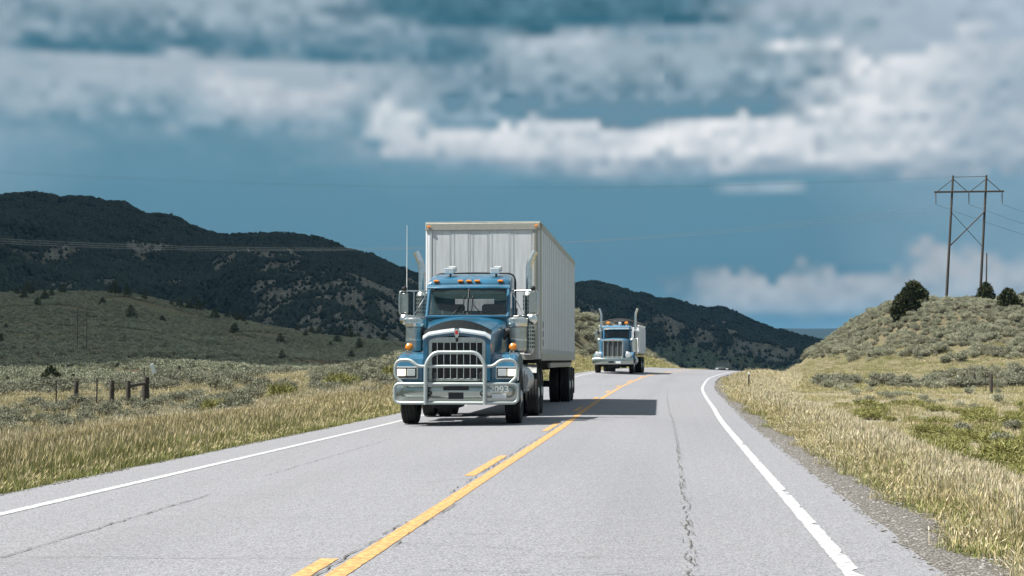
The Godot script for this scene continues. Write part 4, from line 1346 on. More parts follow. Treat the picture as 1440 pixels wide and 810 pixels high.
	bx(t, "under_ride_guard", M.frame, Vector3(0, 0.55, -L + 0.05), Vector3(2.3, 0.1, 0.1), 0.01)
	for s in [-1, 1]: bx(t, "rear_door", M.trailer, Vector3(s * 0.62, (y0 + y1) / 2, -L - 0.01), Vector3(1.2, y1 - y0 - 0.2, 0.04), 0.01)

func build_dump_truck():
	var at := Vector3(-3.12, 0, -92.0)
	var t := thing("dump_truck", "smaller blue dump truck with tall chrome grille and white tipper body", "truck", at, deg_to_rad(-4.0))
	t.position.y = road_y(at.x - centre(92.0), 92.0) + 0.0
	for s in [-1.0, 1.0]:
		add_wheel(t, Vector3(s * 1.05, 0.52, -0.2), 0.52, 0.30, s, 0.7, M.alu)
		for z in [-5.2, -6.5]:
			add_wheel(t, Vector3(s * 1.1, 0.52, z), 0.515, 0.27, s, -0.4, M.alu)
			add_wheel(t, Vector3(s * 0.78, 0.52, z), 0.515, 0.27, s, -0.4, M.steel)
		# rounded chrome-topped wing with a round lamp pod
		var poly := [Vector2(0.75, 0.72), Vector2(0.82, 1.0), Vector2(0.6, 1.22), Vector2(0.1, 1.32), Vector2(-0.4, 1.28), Vector2(-0.85, 1.0), Vector2(-0.9, 0.75), Vector2(-0.8, 0.75)]
		for k in 7:
			var a := PI * (0.86 - 0.72 * k / 6.0)
			poly.append(Vector2(-0.2 + cos(a) * 0.64, 0.53 + sin(a) * 0.6))
		poly.append(Vector2(0.45, 0.72))
		var w := Shape.new()
		w.prism(poly, Transform3D(Basis(Vector3(0, 0, 1), Vector3(0, 1, 0), Vector3(s, 0, 0)), Vector3(s * 0.66, 0, 0)), 0.55, 0.07)
		put("wing", w.made(), M.blue2, t)
		var hl := Node3D.new()
		hl.name = "headlight"
		t.add_child(hl, true)
		lt(hl, "pod", M.chrome, [Vector2(0.0, -0.22), Vector2(0.12, -0.18), Vector2(0.2, 0.0), Vector2(0.21, 0.1), Vector2(0.19, 0.12)], Vector3(s * 0.92, 1.13, 0.85), 18, Basis(Vector3.RIGHT, PI / 2))
		lt(hl, "lens", M.lamp, [Vector2(0.19, 0.11), Vector2(0.1, 0.15), Vector2(0.0, 0.16)], Vector3(s * 0.92, 1.13, 0.85), 18, Basis(Vector3.RIGHT, PI / 2))
		var ex := Node3D.new()
		ex.name = "exhaust_stack"
		t.add_child(ex, true)
		tb(ex, "muffler", M.steel, [Vector3(s * 1.08, 1.2, -2.3), Vector3(s * 1.08, 2.6, -2.3)], 0.11, 14)
		tb(ex, "pipe", M.chrome, path3([Vector3(s * 1.08, 2.6, -2.3), Vector3(s * 1.08, 3.7, -2.3), Vector3(s * 1.17, 3.95, -2.32), Vector3(s * 1.22, 4.06, -2.34)], 0.2, 6), 0.075, 14)
		var ac := Node3D.new()
		ac.name = "air_cleaner"
		t.add_child(ac, true)
		lt(ac, "can", M.chrome, [Vector2(0.0, 1.32), Vector2(0.17, 1.34), Vector2(0.19, 1.4), Vector2(0.19, 1.98), Vector2(0.215, 2.0), Vector2(0.215, 2.1), Vector2(0.15, 2.17), Vector2(0.0, 2.19)], Vector3(s * 1.02, 0, -1.0), 22)
		var mi := Node3D.new()
		mi.name = "mirror"
		t.add_child(mi, true)
		tb(mi, "bracket", M.chrome, path3([Vector3(s * 0.85, 2.7, -1.6), Vector3(s * 1.3, 2.7, -1.5), Vector3(s * 1.3, 2.15, -1.5), Vector3(s * 0.85, 2.15, -1.6)], 0.05), 0.014, 6)
		bx(mi, "housing", M.steel, Vector3(s * 1.3, 2.43, -1.5), Vector3(0.16, 0.4, 0.04))
		bx(t, "beacon", M.amber, Vector3(s * 0.57, 3.14, -1.75), Vector3(0.22, 0.15, 0.18), 0.04)
		bx(t, "door", M.blue2, Vector3(s * 0.86, 1.9, -1.95), Vector3(0.05, 1.5, 1.0), 0.02)
		pane(t, "side_window", M.tinted, Vector3(s * 0.89, 2.15, -1.6), Vector3(s * 0.89, 2.65, -1.7), Vector3(s * 0.89, 2.65, -2.35), Vector3(s * 0.89, 2.15, -2.35))
		lt(t, "fuel_tank", M.alu, [Vector2(0.0, -0.6), Vector2(0.27, -0.6), Vector2(0.3, -0.57), Vector2(0.3, 0.57), Vector2(0.27, 0.6), Vector2(0.0, 0.6)], Vector3(s * 0.92, 0.8, -2.1), 20, Basis(Vector3.RIGHT, PI / 2))
	var f := Shape.new()
	for s in [-1, 1]: f.box(Vector3(s * 0.43, 0.88, -3.2), Vector3(0.09, 0.26, 7.8), 0.01)
	put("chassis", f.made(), M.frame, t)
	tb(t, "front_axle", M.frame, [Vector3(-1, 0.5, -0.2), Vector3(1, 0.5, -0.2)], 0.08, 8)
	for z in [-5.2, -6.5]: tb(t, "drive_axle", M.frame, [Vector3(-1, 0.52, z), Vector3(-0.2, 0.52, z), Vector3(0, 0.52, z), Vector3(0.2, 0.52, z), Vector3(1, 0.52, z)], [0.08, 0.1, 0.24, 0.1, 0.08], 10)
	bx(t, "oil_pan", M.frame, Vector3(0, 0.55, 0.2), Vector3(0.7, 0.5, 0.8), 0.08)
	var bp := Shape.new()
	bp.smooth()
	var br := []
	for k in 13:
		var x := -1.25 + 2.5 * k / 12.0
		var z := 1.25 - 0.22 * pow(absf(x) / 1.25, 3.0)
		br.append([Vector3(x, 0.56, z - 0.05), Vector3(x, 0.6, z), Vector3(x, 0.92, z), Vector3(x, 0.96, z - 0.04), Vector3(x, 0.96, z - 0.2)])
	bp.loft(br, false, false)
	put("bumper", bp.made(), M.bumper, t)
	bx(t, "licence_plate", M.paper, Vector3(0.35, 0.68, 1.26), Vector3(0.3, 0.13, 0.012), 0.003)
	bx(t, "bumper_slot", M.black, Vector3(-0.08, 0.70, 1.26), Vector3(0.32, 0.12, 0.012), 0.003)
	var h := Shape.new()
	h.smooth()
	h.loft([hood_ring(0.95, 0.60, 2.06, 2.02, 0.95), hood_ring(0.2, 0.66, 2.12, 2.06, 1.0), hood_ring(-1.3, 0.76, 2.20, 2.12, 1.1)], false, false)
	put("bonnet", h.made(), M.blue2, t)
	var gr := Node3D.new()
	gr.name = "grille"
	t.add_child(gr, true)
	var gf := Shape.new()
	gf.box(Vector3(0, 2.02, 0.98), Vector3(1.26, 0.1, 0.12), 0.03)
	gf.box(Vector3(0, 0.99, 0.98), Vector3(1.26, 0.07, 0.12), 0.02)
	for s in [-1, 1]: gf.box(Vector3(s * 0.59, 1.5, 0.98), Vector3(0.08, 1.0, 0.12), 0.02)
	put("frame", gf.made(), M.chrome, gr)
	bx(gr, "screen", M.interior, Vector3(0, 1.5, 0.96), Vector3(1.12, 0.98, 0.02), 0.0)
	for x in [-0.3, 0.0, 0.3]: bx(gr, "bar", M.chrome, Vector3(x, 1.5, 1.0), Vector3(0.035, 0.96, 0.04), 0.006)
	bx(gr, "badge", M.red, Vector3(0, 2.03, 1.05), Vector3(0.14, 0.05, 0.02), 0.006)
	var c := Shape.new()
	c.box(Vector3(0, 1.65, -2.0), Vector3(1.68, 1.0, 1.3), 0.03)
	c.box(Vector3(0, 2.86, -2.02), Vector3(1.72, 0.2, 1.32), 0.07)
	c.box(Vector3(0, 2.4, -2.63), Vector3(1.68, 0.9, 0.05), 0.01)
	for s in [-1, 1]: c.box(Vector3(s * 0.81, 2.45, -1.42), Vector3(0.07, 0.66, 0.07), 0.01, Basis(Vector3.RIGHT, -0.12))
	put("cab", c.made(), M.blue2, t)
	bx(t, "cab_lining", M.black, Vector3(0, 2.4, -2.58), Vector3(1.6, 0.8, 0.03), 0.0)
	bx(t, "dashboard", M.black, Vector3(0, 2.12, -1.6), Vector3(1.5, 0.1, 0.3), 0.02)
	bx(t, "sun_visor", M.chrome, Vector3(0, 2.78, -1.22), Vector3(1.6, 0.1, 0.28), 0.03, Basis(Vector3.RIGHT, 0.3))
	for s in [-1.0, 1.0]: pane(t, "windscreen", M.tinted, Vector3(s * 0.02, 2.14, -1.36), Vector3(s * 0.8, 2.14, -1.38), Vector3(s * 0.8, 2.76, -1.46), Vector3(s * 0.02, 2.76, -1.44))
	bx(t, "windscreen_bar", M.black, Vector3(0, 2.45, -1.40), Vector3(0.03, 0.64, 0.03), 0.004)
	for x in [-0.6, -0.15, 0.0, 0.15, 0.6]: bx(t, "marker_light", M.lamp, Vector3(x, 2.98, -1.5), Vector3(0.1, 0.06, 0.1), 0.02)
	lt(t, "roof_lamp", M.lamp, [Vector2(0.0, 0.09), Vector2(0.08, 0.06), Vector2(0.11, 0.0), Vector2(0.0, -0.04)], Vector3(0.17, 3.1, -1.65), 14, Basis(Vector3.RIGHT, PI / 2))
	# tipper body with sloped front and tarp hoops
	var tp := Node3D.new()
	tp.name = "tipper_body"
	t.add_child(tp, true)
	var sidepoly := [Vector2(-3.3, 1.3), Vector2(-2.85, 2.3), Vector2(-2.95, 2.95), Vector2(-7.4, 2.95), Vector2(-7.4, 1.3)]
	for s in [-1.0, 1.0]:
		var w := Shape.new()
		w.prism(sidepoly, Transform3D(Basis(Vector3(0, 0, 1), Vector3(0, 1, 0), Vector3(s, 0, 0)), Vector3(s * 1.18, 0, 0)), 0.07, 0.01)
		put("side_wall", w.made(), M.paper, tp)
		bx(tp, "top_rail", M.paper, Vector3(s * 1.22, 2.98, -5.15), Vector3(0.13, 0.1, 4.6), 0.02)
		for z in [-3.9, -4.9, -5.9, -6.9]: bx(tp, "side_rib", M.paper, Vector3(s * 1.29, 2.1, z), Vector3(0.07, 1.5, 0.1), 0.01)
		bx(tp, "guard", M.rubber, Vector3(s * 1.0, 1.16, -5.0), Vector3(0.55, 0.04, 2.9), 0.01)
	var w2 := Shape.new()
	w2.box(Vector3(0, 2.1, -3.1), Vector3(2.36, 1.6, 0.07), 0.01)
	w2.box(Vector3(0, 1.3, -5.3), Vector3(2.36, 0.1, 4.2), 0.01)
	w2.box(Vector3(0, 2.1, -7.4), Vector3(2.36, 1.7, 0.07), 0.01)
	put("end_walls", w2.made(), M.paper, tp)
	for z in [-3.0, -5.2, -7.3]:
		var hoop := []
		for k in 13:
			var a := PI * k / 12.0
			hoop.append(Vector3(-cos(a) * 1.22, 3.0 + sin(a) * 0.42, z))
		tb(tp, "tarp_hoop", M.post_metal, hoop, 0.03, 8)

func build_car():
	var at := Vector3(7.2, 0, -190.0)
	var t := thing("sport_utility_car", "small dark green car coming over the far crest of the road", "car", at, deg_to_rad(-6.0))
	t.position.y = road_y(at.x - centre(190.0), 190.0) + 0.01
	var m := mat(0.01, 0.017, 0.017, 0.6)
	var b := Shape.new()
	b.smooth()
	var rings := []
	for q in [[2.2, 0.55, 0.85, 0.78], [2.05, 0.38, 0.98, 0.88], [1.0, 0.34, 1.08, 0.93], [0.5, 0.34, 1.12, 0.94], [-1.9, 0.36, 1.12, 0.94], [-2.2, 0.5, 1.05, 0.86]]:
		rings.append([Vector3(-q[3], q[1], q[0]), Vector3(-q[3] - 0.02, (q[1] + q[2]) / 2, q[0]), Vector3(-q[3] + 0.04, q[2], q[0]), Vector3(0, q[2] + 0.05, q[0]), Vector3(q[3] - 0.04, q[2], q[0]), Vector3(q[3] + 0.02, (q[1] + q[2]) / 2, q[0]), Vector3(q[3], q[1], q[0])])
	b.loft(rings, true, true)
	put("body", b.made(), m, t)
	bx(t, "roof", m, Vector3(0, 1.76, -0.75), Vector3(1.42, 0.09, 2.1), 0.04)
	for s in [-1.0, 1.0]:
		tb(t, "pillar", m, [Vector3(s * 0.86, 1.12, 0.85), Vector3(s * 0.68, 1.74, 0.2)], 0.035, 6)
		tb(t, "pillar", m, [Vector3(s * 0.88, 1.12, -0.6), Vector3(s * 0.70, 1.74, -0.6)], 0.04, 6)
		tb(t, "pillar", m, [Vector3(s * 0.88, 1.12, -2.0), Vector3(s * 0.68, 1.74, -1.75)], 0.05, 6)
		pane(t, "side_window", M.tinted, Vector3(s * 0.87, 1.13, 0.75), Vector3(s * 0.69, 1.72, 0.2), Vector3(s * 0.69, 1.72, -1.7), Vector3(s * 0.88, 1.13, -1.9))
		bx(t, "headlight", M.lamp, Vector3(s * 0.62, 0.82, 2.17), Vector3(0.36, 0.15, 0.1), 0.03)
		bx(t, "side_mirror", m, Vector3(s * 1.02, 1.2, 0.7), Vector3(0.18, 0.14, 0.08), 0.03)
		for z in [1.35, -1.35]: add_wheel(t, Vector3(s * 0.84, 0.36, z), 0.36, 0.22, s, 0.6, M.alu)
	pane(t, "windscreen", M.tinted, Vector3(-0.84, 1.13, 0.9), Vector3(0.84, 1.13, 0.9), Vector3(0.67, 1.73, 0.22), Vector3(-0.67, 1.73, 0.22))
	pane(t, "rear_window", M.tinted, Vector3(-0.84, 1.13, -2.05), Vector3(0.84, 1.13, -2.05), Vector3(0.67, 1.73, -1.75), Vector3(-0.67, 1.73, -1.75))
	bx(t, "grille", M.black, Vector3(0, 0.8, 2.2), Vector3(0.8, 0.16, 0.06), 0.02)
	bx(t, "bumper", M.black, Vector3(0, 0.52, 2.2), Vector3(1.7, 0.2, 0.14), 0.04)
	bx(t, "interior", M.black, Vector3(0, 1.05, -0.7), Vector3(1.5, 0.3, 2.2), 0.05)

# ---------------------------------------------------------------- lines and fences
func hang(called: String, label: String, a: Vector3, b: Vector3, sag: float, r: float, m: Material, group: String):
	var pts := []
	for k in 41:
		var s := k / 40.0
		pts.append(a.lerp(b, s) - Vector3(0, 4.0 * sag * s * (1.0 - s), 0))
	var k2 := Shape.new()
	k2.tube(pts, r, 5)
	var o := put(called, k2.made(), m)
	tag(o, label, "power line", group)

func h_frame(label: String, at: Vector3, turn: float, tall: float, apart: float, lean: float, group: String) -> Node3D:
	var t := thing("power_pole", label, "power pole", at, turn, group)
	var k := apart / 4.75
	var top := []
	for s in [-1.0, 1.0]:
		var foot := Vector3(s * apart / 2, -1.0, 0)
		var head := Vector3(s * apart / 2 + lean, tall, 0)
		top.append(head)
		tb(t, "pole", M.wood, [foot, head], [0.21 * k, 0.145 * k], 10)
	var ya := tall - 2.4 * k
	var f := func(x, y): return Vector3(x + lean * y / tall, y, 0)
	bx(t, "cross_arm", M.wood, f.call(0, ya) + Vector3(0, 0, 0.2 * k), Vector3(9.9, 0.26, 0.14) * k, 0.02)
	tb(t, "top_tie", M.wire_dark, [top[0] - Vector3(0, 0.2 * k, 0), top[1] - Vector3(0, 0.2 * k, 0)], 0.045 * k, 6)
	for s in [-1.0, 1.0]:
		tb(t, "arm_brace", M.wood, [top[0 if s < 0 else 1] - Vector3(0, 0.5 * k, 0), f.call(s * 4.6 * k, ya)], 0.06 * k, 6)
		tb(t, "arm_brace", M.wood, [top[0 if s < 0 else 1] - Vector3(0, 0.5 * k, 0), f.call(s * 0.15 * k, ya)], 0.06 * k, 6)
	for x in [-4.7, 0.0, 4.7]:
		var ins := []
		var rad := []
		for n in 19:
			ins.append(f.call(x * k, ya) - Vector3(0, (0.1 + n * 0.09) * k, 0))
			rad.append((0.10 if n % 2 else 0.05) * k)
		tb(t, "insulator", M.insulator, ins, rad, 8)
	for z in [-0.17, 0.17]: tb(t, "cross_brace", M.wood, [f.call(-apart / 2, tall - 10.4 * k) + Vector3(0, 0, z * k), f.call(apart / 2, tall - 5.3 * k) + Vector3(0, 0, z * k)], 0.085 * k, 6)
	tb(t, "cross_brace", M.wood, [f.call(apart / 2, tall - 10.4 * k), f.call(-apart / 2, tall - 5.3 * k)], 0.045 * k, 6)
	return t

func build_power_lines():
	var d := 222.0
	var base := Vector3(42.87, ground_y(42.87, d), -d)
	var tall := 28.0 - base.y
	var lean := 1.25 * tall / 18.1
	h_frame("tall wooden twin-pole power structure standing on the sagebrush hilltop", base, 0.0, tall, 4.75, lean, "")
	var yi := 23.8
	var x := 0
	for off in [-4.65, 0.0, 4.65]:
		hang("power_line", ["lowest of the conductors crossing over the valley to the hilltop pole", "middle conductor of the three crossing over to the hilltop pole", "outer conductor of the three crossing over to the hilltop pole"][x], Vector3(43.9 + off, yi, -d), Vector3(-150 + off * 0.2, 23.0, -180 + off), 7.0, 0.012, M.wire, "conductors of the transmission line")
		hang("power_line", ["near conductor running down behind the hilltop away from the pole", "middle conductor running down behind the hilltop away from the pole", "far conductor running down behind the hilltop away from the pole"][x], Vector3(43.9 + off, yi, -d), Vector3(160 + off, 12.0, -300), 5.0, 0.02, M.wire_dark, "conductors of the transmission line")
		x += 1
	x = 0
	for off in [-2.37, 2.37]:
		hang("ground_wire", ["thin upper wire high against the clouds, from the first pole top", "thin upper wire high against the clouds, from the second pole top"][x], Vector3(44.1 + off, 27.9, -d), Vector3(-150, 31.0, -180 - off), 4.0, 0.008, M.wire_dark, "overhead ground wires")
		x += 1
	# a single pole behind the small juniper
	var p := thing("utility_pole", "thin single pole rising behind the juniper beside the twin poles", "power pole", Vector3(47.4, ground_y(47.4, 228), -228))
	tb(p, "pole", M.wood, [Vector3(0, -1, 0), Vector3(0.25, 17.0 - p.position.y, 0)], [0.14, 0.09], 8)
	tb(p, "cap", M.wire_dark, [Vector3(0.25, 17.0 - p.position.y, 0), Vector3(0.25, 17.15 - p.position.y, 0)], 0.06, 6)
	# far structures on the western hill
	var n := 0
	for q in [[-128.0, 318.0, 9.5, 2.0], [-118.0, 560.0, 11.0, 2.4], [-52.0, 545.0, 11.0, 2.4]]:
		h_frame(["slender far twin-pole structure at the foot of the shaded hill", "tiny twin-pole structure far off on the shaded ridge", "tiny far twin-pole structure just beside the truck's mirror"][n], Vector3(q[0], ground_y(q[0], q[1]), -q[1]), 0.2, q[2], q[3], 0.0, "far power structures")
		n += 1

func fence(called: String, label: String, posts: Array, group := ""):   # posts: x, distance, height, kind
	var t := thing(called, label, "fence", Vector3(posts[0][0], ground_y(posts[0][0], posts[0][1]), -posts[0][1]), 0.0, group)
	var heads := []
	for q in posts:
		var at := Vector3(q[0], ground_y(q[0], q[1]), -q[1]) - t.position
		var tilt := Vector3(rng.randf_range(-0.04, 0.04), 0, rng.randf_range(-0.04, 0.04))
		if q[3] == "wood": tb(t, "wooden_post", M.wood, [at - Vector3(0, 0.4, 0), at + Vector3(0, q[2] * 0.6, 0) + tilt * 0.6, at + Vector3(0, q[2], 0) + tilt], [0.12, 0.115, 0.10], 9)
		elif q[3] == "thick":
			tb(t, "corner_post", M.wood, [at - Vector3(0, 0.4, 0), at + Vector3(0, q[2] * 0.7, 0), at + Vector3(0.05, q[2], 0)], [0.2, 0.19, 0.15], 9)
		elif q[3] == "white": tb(t, "white_post", M.white_print, [at - Vector3(0, 0.4, 0), at + Vector3(0, q[2], 0) + tilt], 0.04, 7)
		else:
			var s := Shape.new()
			s.box(at + Vector3(0, q[2] / 2 - 0.2, 0), Vector3(0.06, q[2] + 0.4, 0.012), 0.0)
			s.box(at + Vector3(0, q[2] / 2 - 0.2, 0.025), Vector3(0.012, q[2] + 0.4, 0.04), 0.0)
			put("steel_post", s.made(), M.post_metal, t)
		heads.append(at)
	for h in [0.35, 0.65, 0.95, 1.15]:
		var pts := []
		for k in heads.size(): pts.append(heads[k] + Vector3(0, minf(h, posts[k][2] - 0.05), 0.03))
		tb(t, "strand", M.post_metal, pts, 0.004, 4)
	return t

func build_fences():
	var f: Node3D = fence("wire_fence", "old wire fence with weathered wooden posts and a braced corner", [[-34.6, 66.0, 1.3, "steel"], [-31.2, 67.0, 1.3, "steel"], [-28.6, 68.0, 1.3, "steel"], [-28.4 + 0.5, 68.6, 1.25, "wood"], [-27.2, 69.5, 1.4, "steel"], [-25.9, 68.0, 1.3, "wood"], [-26.0, 70.5, 1.25, "wood"], [-26.4, 74.0, 1.35, "thick"]])
	var a := Vector3(-26.0, ground_y(-26.0, 70.5) + 1.0, -70.5) - f.position
	var b := Vector3(-26.4, ground_y(-26.4, 74.0) + 1.02, -74.0) - f.position
	tb(f, "brace_rail", M.wood, [a, b], 0.085, 8)
	fence("wire_fence", "thin fence of steel posts running back from the braced corner", [[-32.2, 90.0, 1.5, "steel"], [-35.5, 102.0, 1.4, "steel"], [-38.0, 114.0, 1.4, "wood"], [-41.0, 128.0, 1.4, "steel"], [-44.0, 142.0, 1.4, "steel"]])
	var w := thing("marker_post", "short white leaning board among the sagebrush behind the fence", "marker", Vector3(-36.2, ground_y(-36.2, 103.0), -103.0), 0.3)
	bx(w, "board", M.white_print, Vector3(0, 1.1, 0), Vector3(0.28, 0.75, 0.05), 0.01, Basis(Vector3(0, 0, 1), 0.3))
	bx(w, "stake", M.wood, Vector3(0.12, 0.45, -0.04), Vector3(0.08, 1.1, 0.06), 0.01)
	fence("wire_fence", "sparse fence of dark posts below the sagebrush hillside", [[24.6, 96.0, 1.0, "white"], [22.1, 105.0, 1.35, "wood"], [23.2, 112.0, 1.2, "steel"], [24.8, 124.0, 1.2, "wood"], [25.6, 131.0, 1.2, "steel"], [23.9, 126.0, 1.0, "white"]])
	var n := 0
	for q in [[4.1, 75.2, 0.85, true], [6.9, 140.0, 0.95, false]]:
		var t := thing("delineator_post", ["dark roadside delineator post with a white top in dry grass", "small tan roadside marker post near the crest"][n], "road marker", Vector3(q[0], ground_y(q[0], q[1]), -q[1]))
		bx(t, "post", M.post_metal if q[3] else M.wood, Vector3(0, q[2] / 2 - 0.1, 0), Vector3(0.07, q[2] + 0.2, 0.03), 0.005, Basis(Vector3(0, 0, 1), -0.05))
		bx(t, "reflector", M.white_print if q[3] else M.wood, Vector3(0.01, q[2] - 0.02, 0.02), Vector3(0.09, 0.14, 0.02), 0.005, Basis(Vector3(0, 0, 1), -0.05))
		n += 1

# ---------------------------------------------------------------- plants
func leaf_cloud(s: Shape, r: RandomNumberGenerator, clumps: Array, n: int, l: float, w: float, cols: Array):   # clumps: centre, radius
	s.flat()
	var total := 0.0
	for c in clumps: total += c[1] * c[1]
	for c in clumps:
		var m := int(n * c[1] * c[1] / total)
		for i in m:
			var v := Vector3(r.randfn(), r.randfn(), r.randfn()).normalized()
			var p: Vector3 = c[0] + v * c[1] * pow(r.randf(), 0.4)
			var d := (v + Vector3(r.randf_range(-1, 1), r.randf_range(-0.3, 1.2), r.randf_range(-1, 1)) * 0.8).normalized()
			var side := d.cross(Vector3(r.randfn(), r.randfn(), r.randfn())).normalized() * w * r.randf_range(0.7, 1.3)
			var k := r.randf_range(0.75, 1.25)
			var q: Color = cols[r.randi() % cols.size()]
			s.tint = Color(q.r * k, q.g * k, q.b * k)
			s.tri(p - side, p + side, p + d * l * r.randf_range(0.7, 1.4))

func bush_mesh(seed_: int, n: int, tall: float, l: float, w: float, cols: Array, stems := true) -> ArrayMesh:   # about 1 m wide
	var r := RandomNumberGenerator.new()
	r.seed = seed_
	var s := Shape.new()
	var clumps := []
	for k in 13:
		var a := TAU * k * 0.381966 + r.randf() * 0.6
		var q := sqrt(r.randf()) * 0.36
		var y := tall * (0.86 - 1.6 * q * q) * r.randf_range(0.7, 1.05)
		clumps.append([Vector3(cos(a) * q, y * 0.8, sin(a) * q), r.randf_range(0.11, 0.19)])
	clumps.append([Vector3(0, tall * 0.35, 0), 0.3])
	leaf_cloud(s, r, clumps, n, l, w, cols)
	if stems:
		s.tint = Color(0.09, 0.075, 0.06)
		for c in clumps:
			s.tube([Vector3(c[0].x * 0.12, -0.1, c[0].z * 0.12), c[0] * Vector3(0.6, 0.5, 0.6), c[0]], [0.02, 0.012, 0.005], 4)
	return s.made()

func juniper(called: String, label: String, at: Vector3, tall: float, wide: float, seed_: int, group: String, n := 1500, lopsided := 0.0):
	var r := RandomNumberGenerator.new()
	r.seed = seed_
	var t := thing(called, label, "tree", at, r.randf() * TAU if lopsided == 0.0 else 0.0, group)
	tb(t, "trunk", M.bark, [Vector3(0, -0.3, 0), Vector3(0.04 * tall, tall * 0.4, 0), Vector3(0, tall * 0.85, 0)], [0.07 * wide, 0.05 * wide, 0.015 * wide], 7)
	var s := Shape.new()
	var clumps := []
	var m := 34
	for k in m:
		var h := (k + 0.5) / m
		var prof := pow(clampf(1.0 - pow(h, 1.35), 0, 1), 0.62) * (0.93 + 0.07 * smoothstep(0.0, 0.2, h))
		var a := k * 2.39996 + r.randf() * 0.5
		var q := wide * 0.5 * prof * r.randf_range(0.55, 0.92)
		clumps.append([Vector3(cos(a) * q + lopsided * (1.0 - h) * wide, tall * (0.02 + 0.94 * h), sin(a) * q), wide * 0.5 * (0.2 + 0.2 * (1.0 - h)) * r.randf_range(0.8, 1.2)])
	leaf_cloud(s, r, clumps, n, 0.085 * wide, 0.035 * wide, [Color(0.05, 0.058, 0.026), Color(0.04, 0.05, 0.022), Color(0.06, 0.062, 0.03)])
	put("crown", s.made(), M.leaf, t)

const JUNIPERS := [[-157.8, 342.0, 1.9], [-173.0, 378.0, 1.4], [-231.4, 514.0, 2.1], [-219.4, 493.0, 2.6], [-226.8, 514.0, 3.6], [-198.4, 456.0, 2.5], [-209.8, 488.0, 2.7], [-213.8, 503.0, 2.6], [-69.6, 164.0, 2.0], [-214.4, 514.0, 3.1], [-75.6, 185.0, 1.2], [-188.3, 485.0, 2.0], [-195.3, 514.0, 3.9], [-190.5, 514.0, 3.3], [-168.4, 458.0, 3.8], [-184.3, 514.0, 2.6], [-163.1, 472.0, 1.7], [-174.2, 514.0, 2.1], [-171.2, 514.0, 2.6], [-167.5, 513.0, 2.7], [-167.1, 514.0, 2.1], [-164.4, 515.0, 3.3], [-154.9, 503.0, 3.0], [-154.0, 514.0, 2.1], [-134.7, 458.0, 2.5], [-150.7, 514.0, 2.3], [-148.8, 514.0, 2.3], [-143.0, 500.0, 1.3], [-118.7, 453.0, 2.5], [-81.9, 314.0, 1.9], [-127.9, 511.0, 1.9], [-118.5, 485.0, 2.2], [-123.6, 514.0, 2.6], [-120.7, 514.0, 2.9], [-61.2, 262.0, 1.2], [-102.2, 450.0, 1.5], [-103.8, 466.0, 2.4], [-109.9, 514.0, 3.1], [-78.5, 369.0, 1.9], [-106.9, 514.0, 2.1], [-93.6, 452.0, 2.7], [-102.7, 514.0, 1.9], [-98.0, 514.0, 2.6]]
const ORDINAL := ["", "first", "second", "third", "fourth", "fifth", "sixth", "seventh", "eighth", "ninth", "tenth", "eleventh", "twelfth", "thirteenth", "fourteenth", "fifteenth", "sixteenth", "seventeenth", "eighteenth", "nineteenth", "twentieth", "twenty-first", "twenty-second", "twenty-third", "twenty-fourth", "twenty-fifth", "twenty-sixth", "twenty-seventh", "twenty-eighth", "twenty-ninth", "thirtieth"]
func build_trees():
	juniper("juniper_tree", "large dark juniper at the brow of the sunlit sagebrush hill", Vector3(32.9, ground_y(32.9, 203) - 0.5, -203), 4.2, 4.9, 71, "junipers on the hilltop", 12000, -0.08)
	juniper("juniper_tree", "pointed grey-green juniper at the foot of the twin power poles", Vector3(44.6, ground_y(44.6, 214) - 0.2, -214), 3.2, 2.9, 72, "junipers on the hilltop", 4000, -0.05)
	juniper("juniper_tree", "low dark juniper on the slope below the twin power poles", Vector3(44.2, ground_y(44.2, 199) - 0.2, -199), 2.9, 3.4, 73, "junipers on the hilltop", 5000, 0.06)
	var k := 0
	var count := {true: 0, false: 0}
	for q in JUNIPERS:
		var low: bool = q[1] < 190.0
		var crest: bool = q[1] > 505.0
		var label := "round dark juniper bush standing alone beside the green meadow"
		if low and q[2] < 1.5: label = "small low juniper just beyond the round dark one"
		if not low:
			count[crest] += 1
			label = "%s dark juniper %s, counting towards the truck" % [ORDINAL[count[crest]], "on the shaded hill's crest" if crest else "on the shaded hill's open slope"]
		juniper("juniper_tree", label, Vector3(q[0], ground_y(q[0], q[1]) - 0.2, -q[1]), q[2] * 1.25, q[2] * 1.25 * rng.randf_range(0.75, 1.15) * (1.3 if low else 1.0), 200 + k, "" if low else "junipers dotted over the shaded hill", 3000 if low else 900)
		k += 1

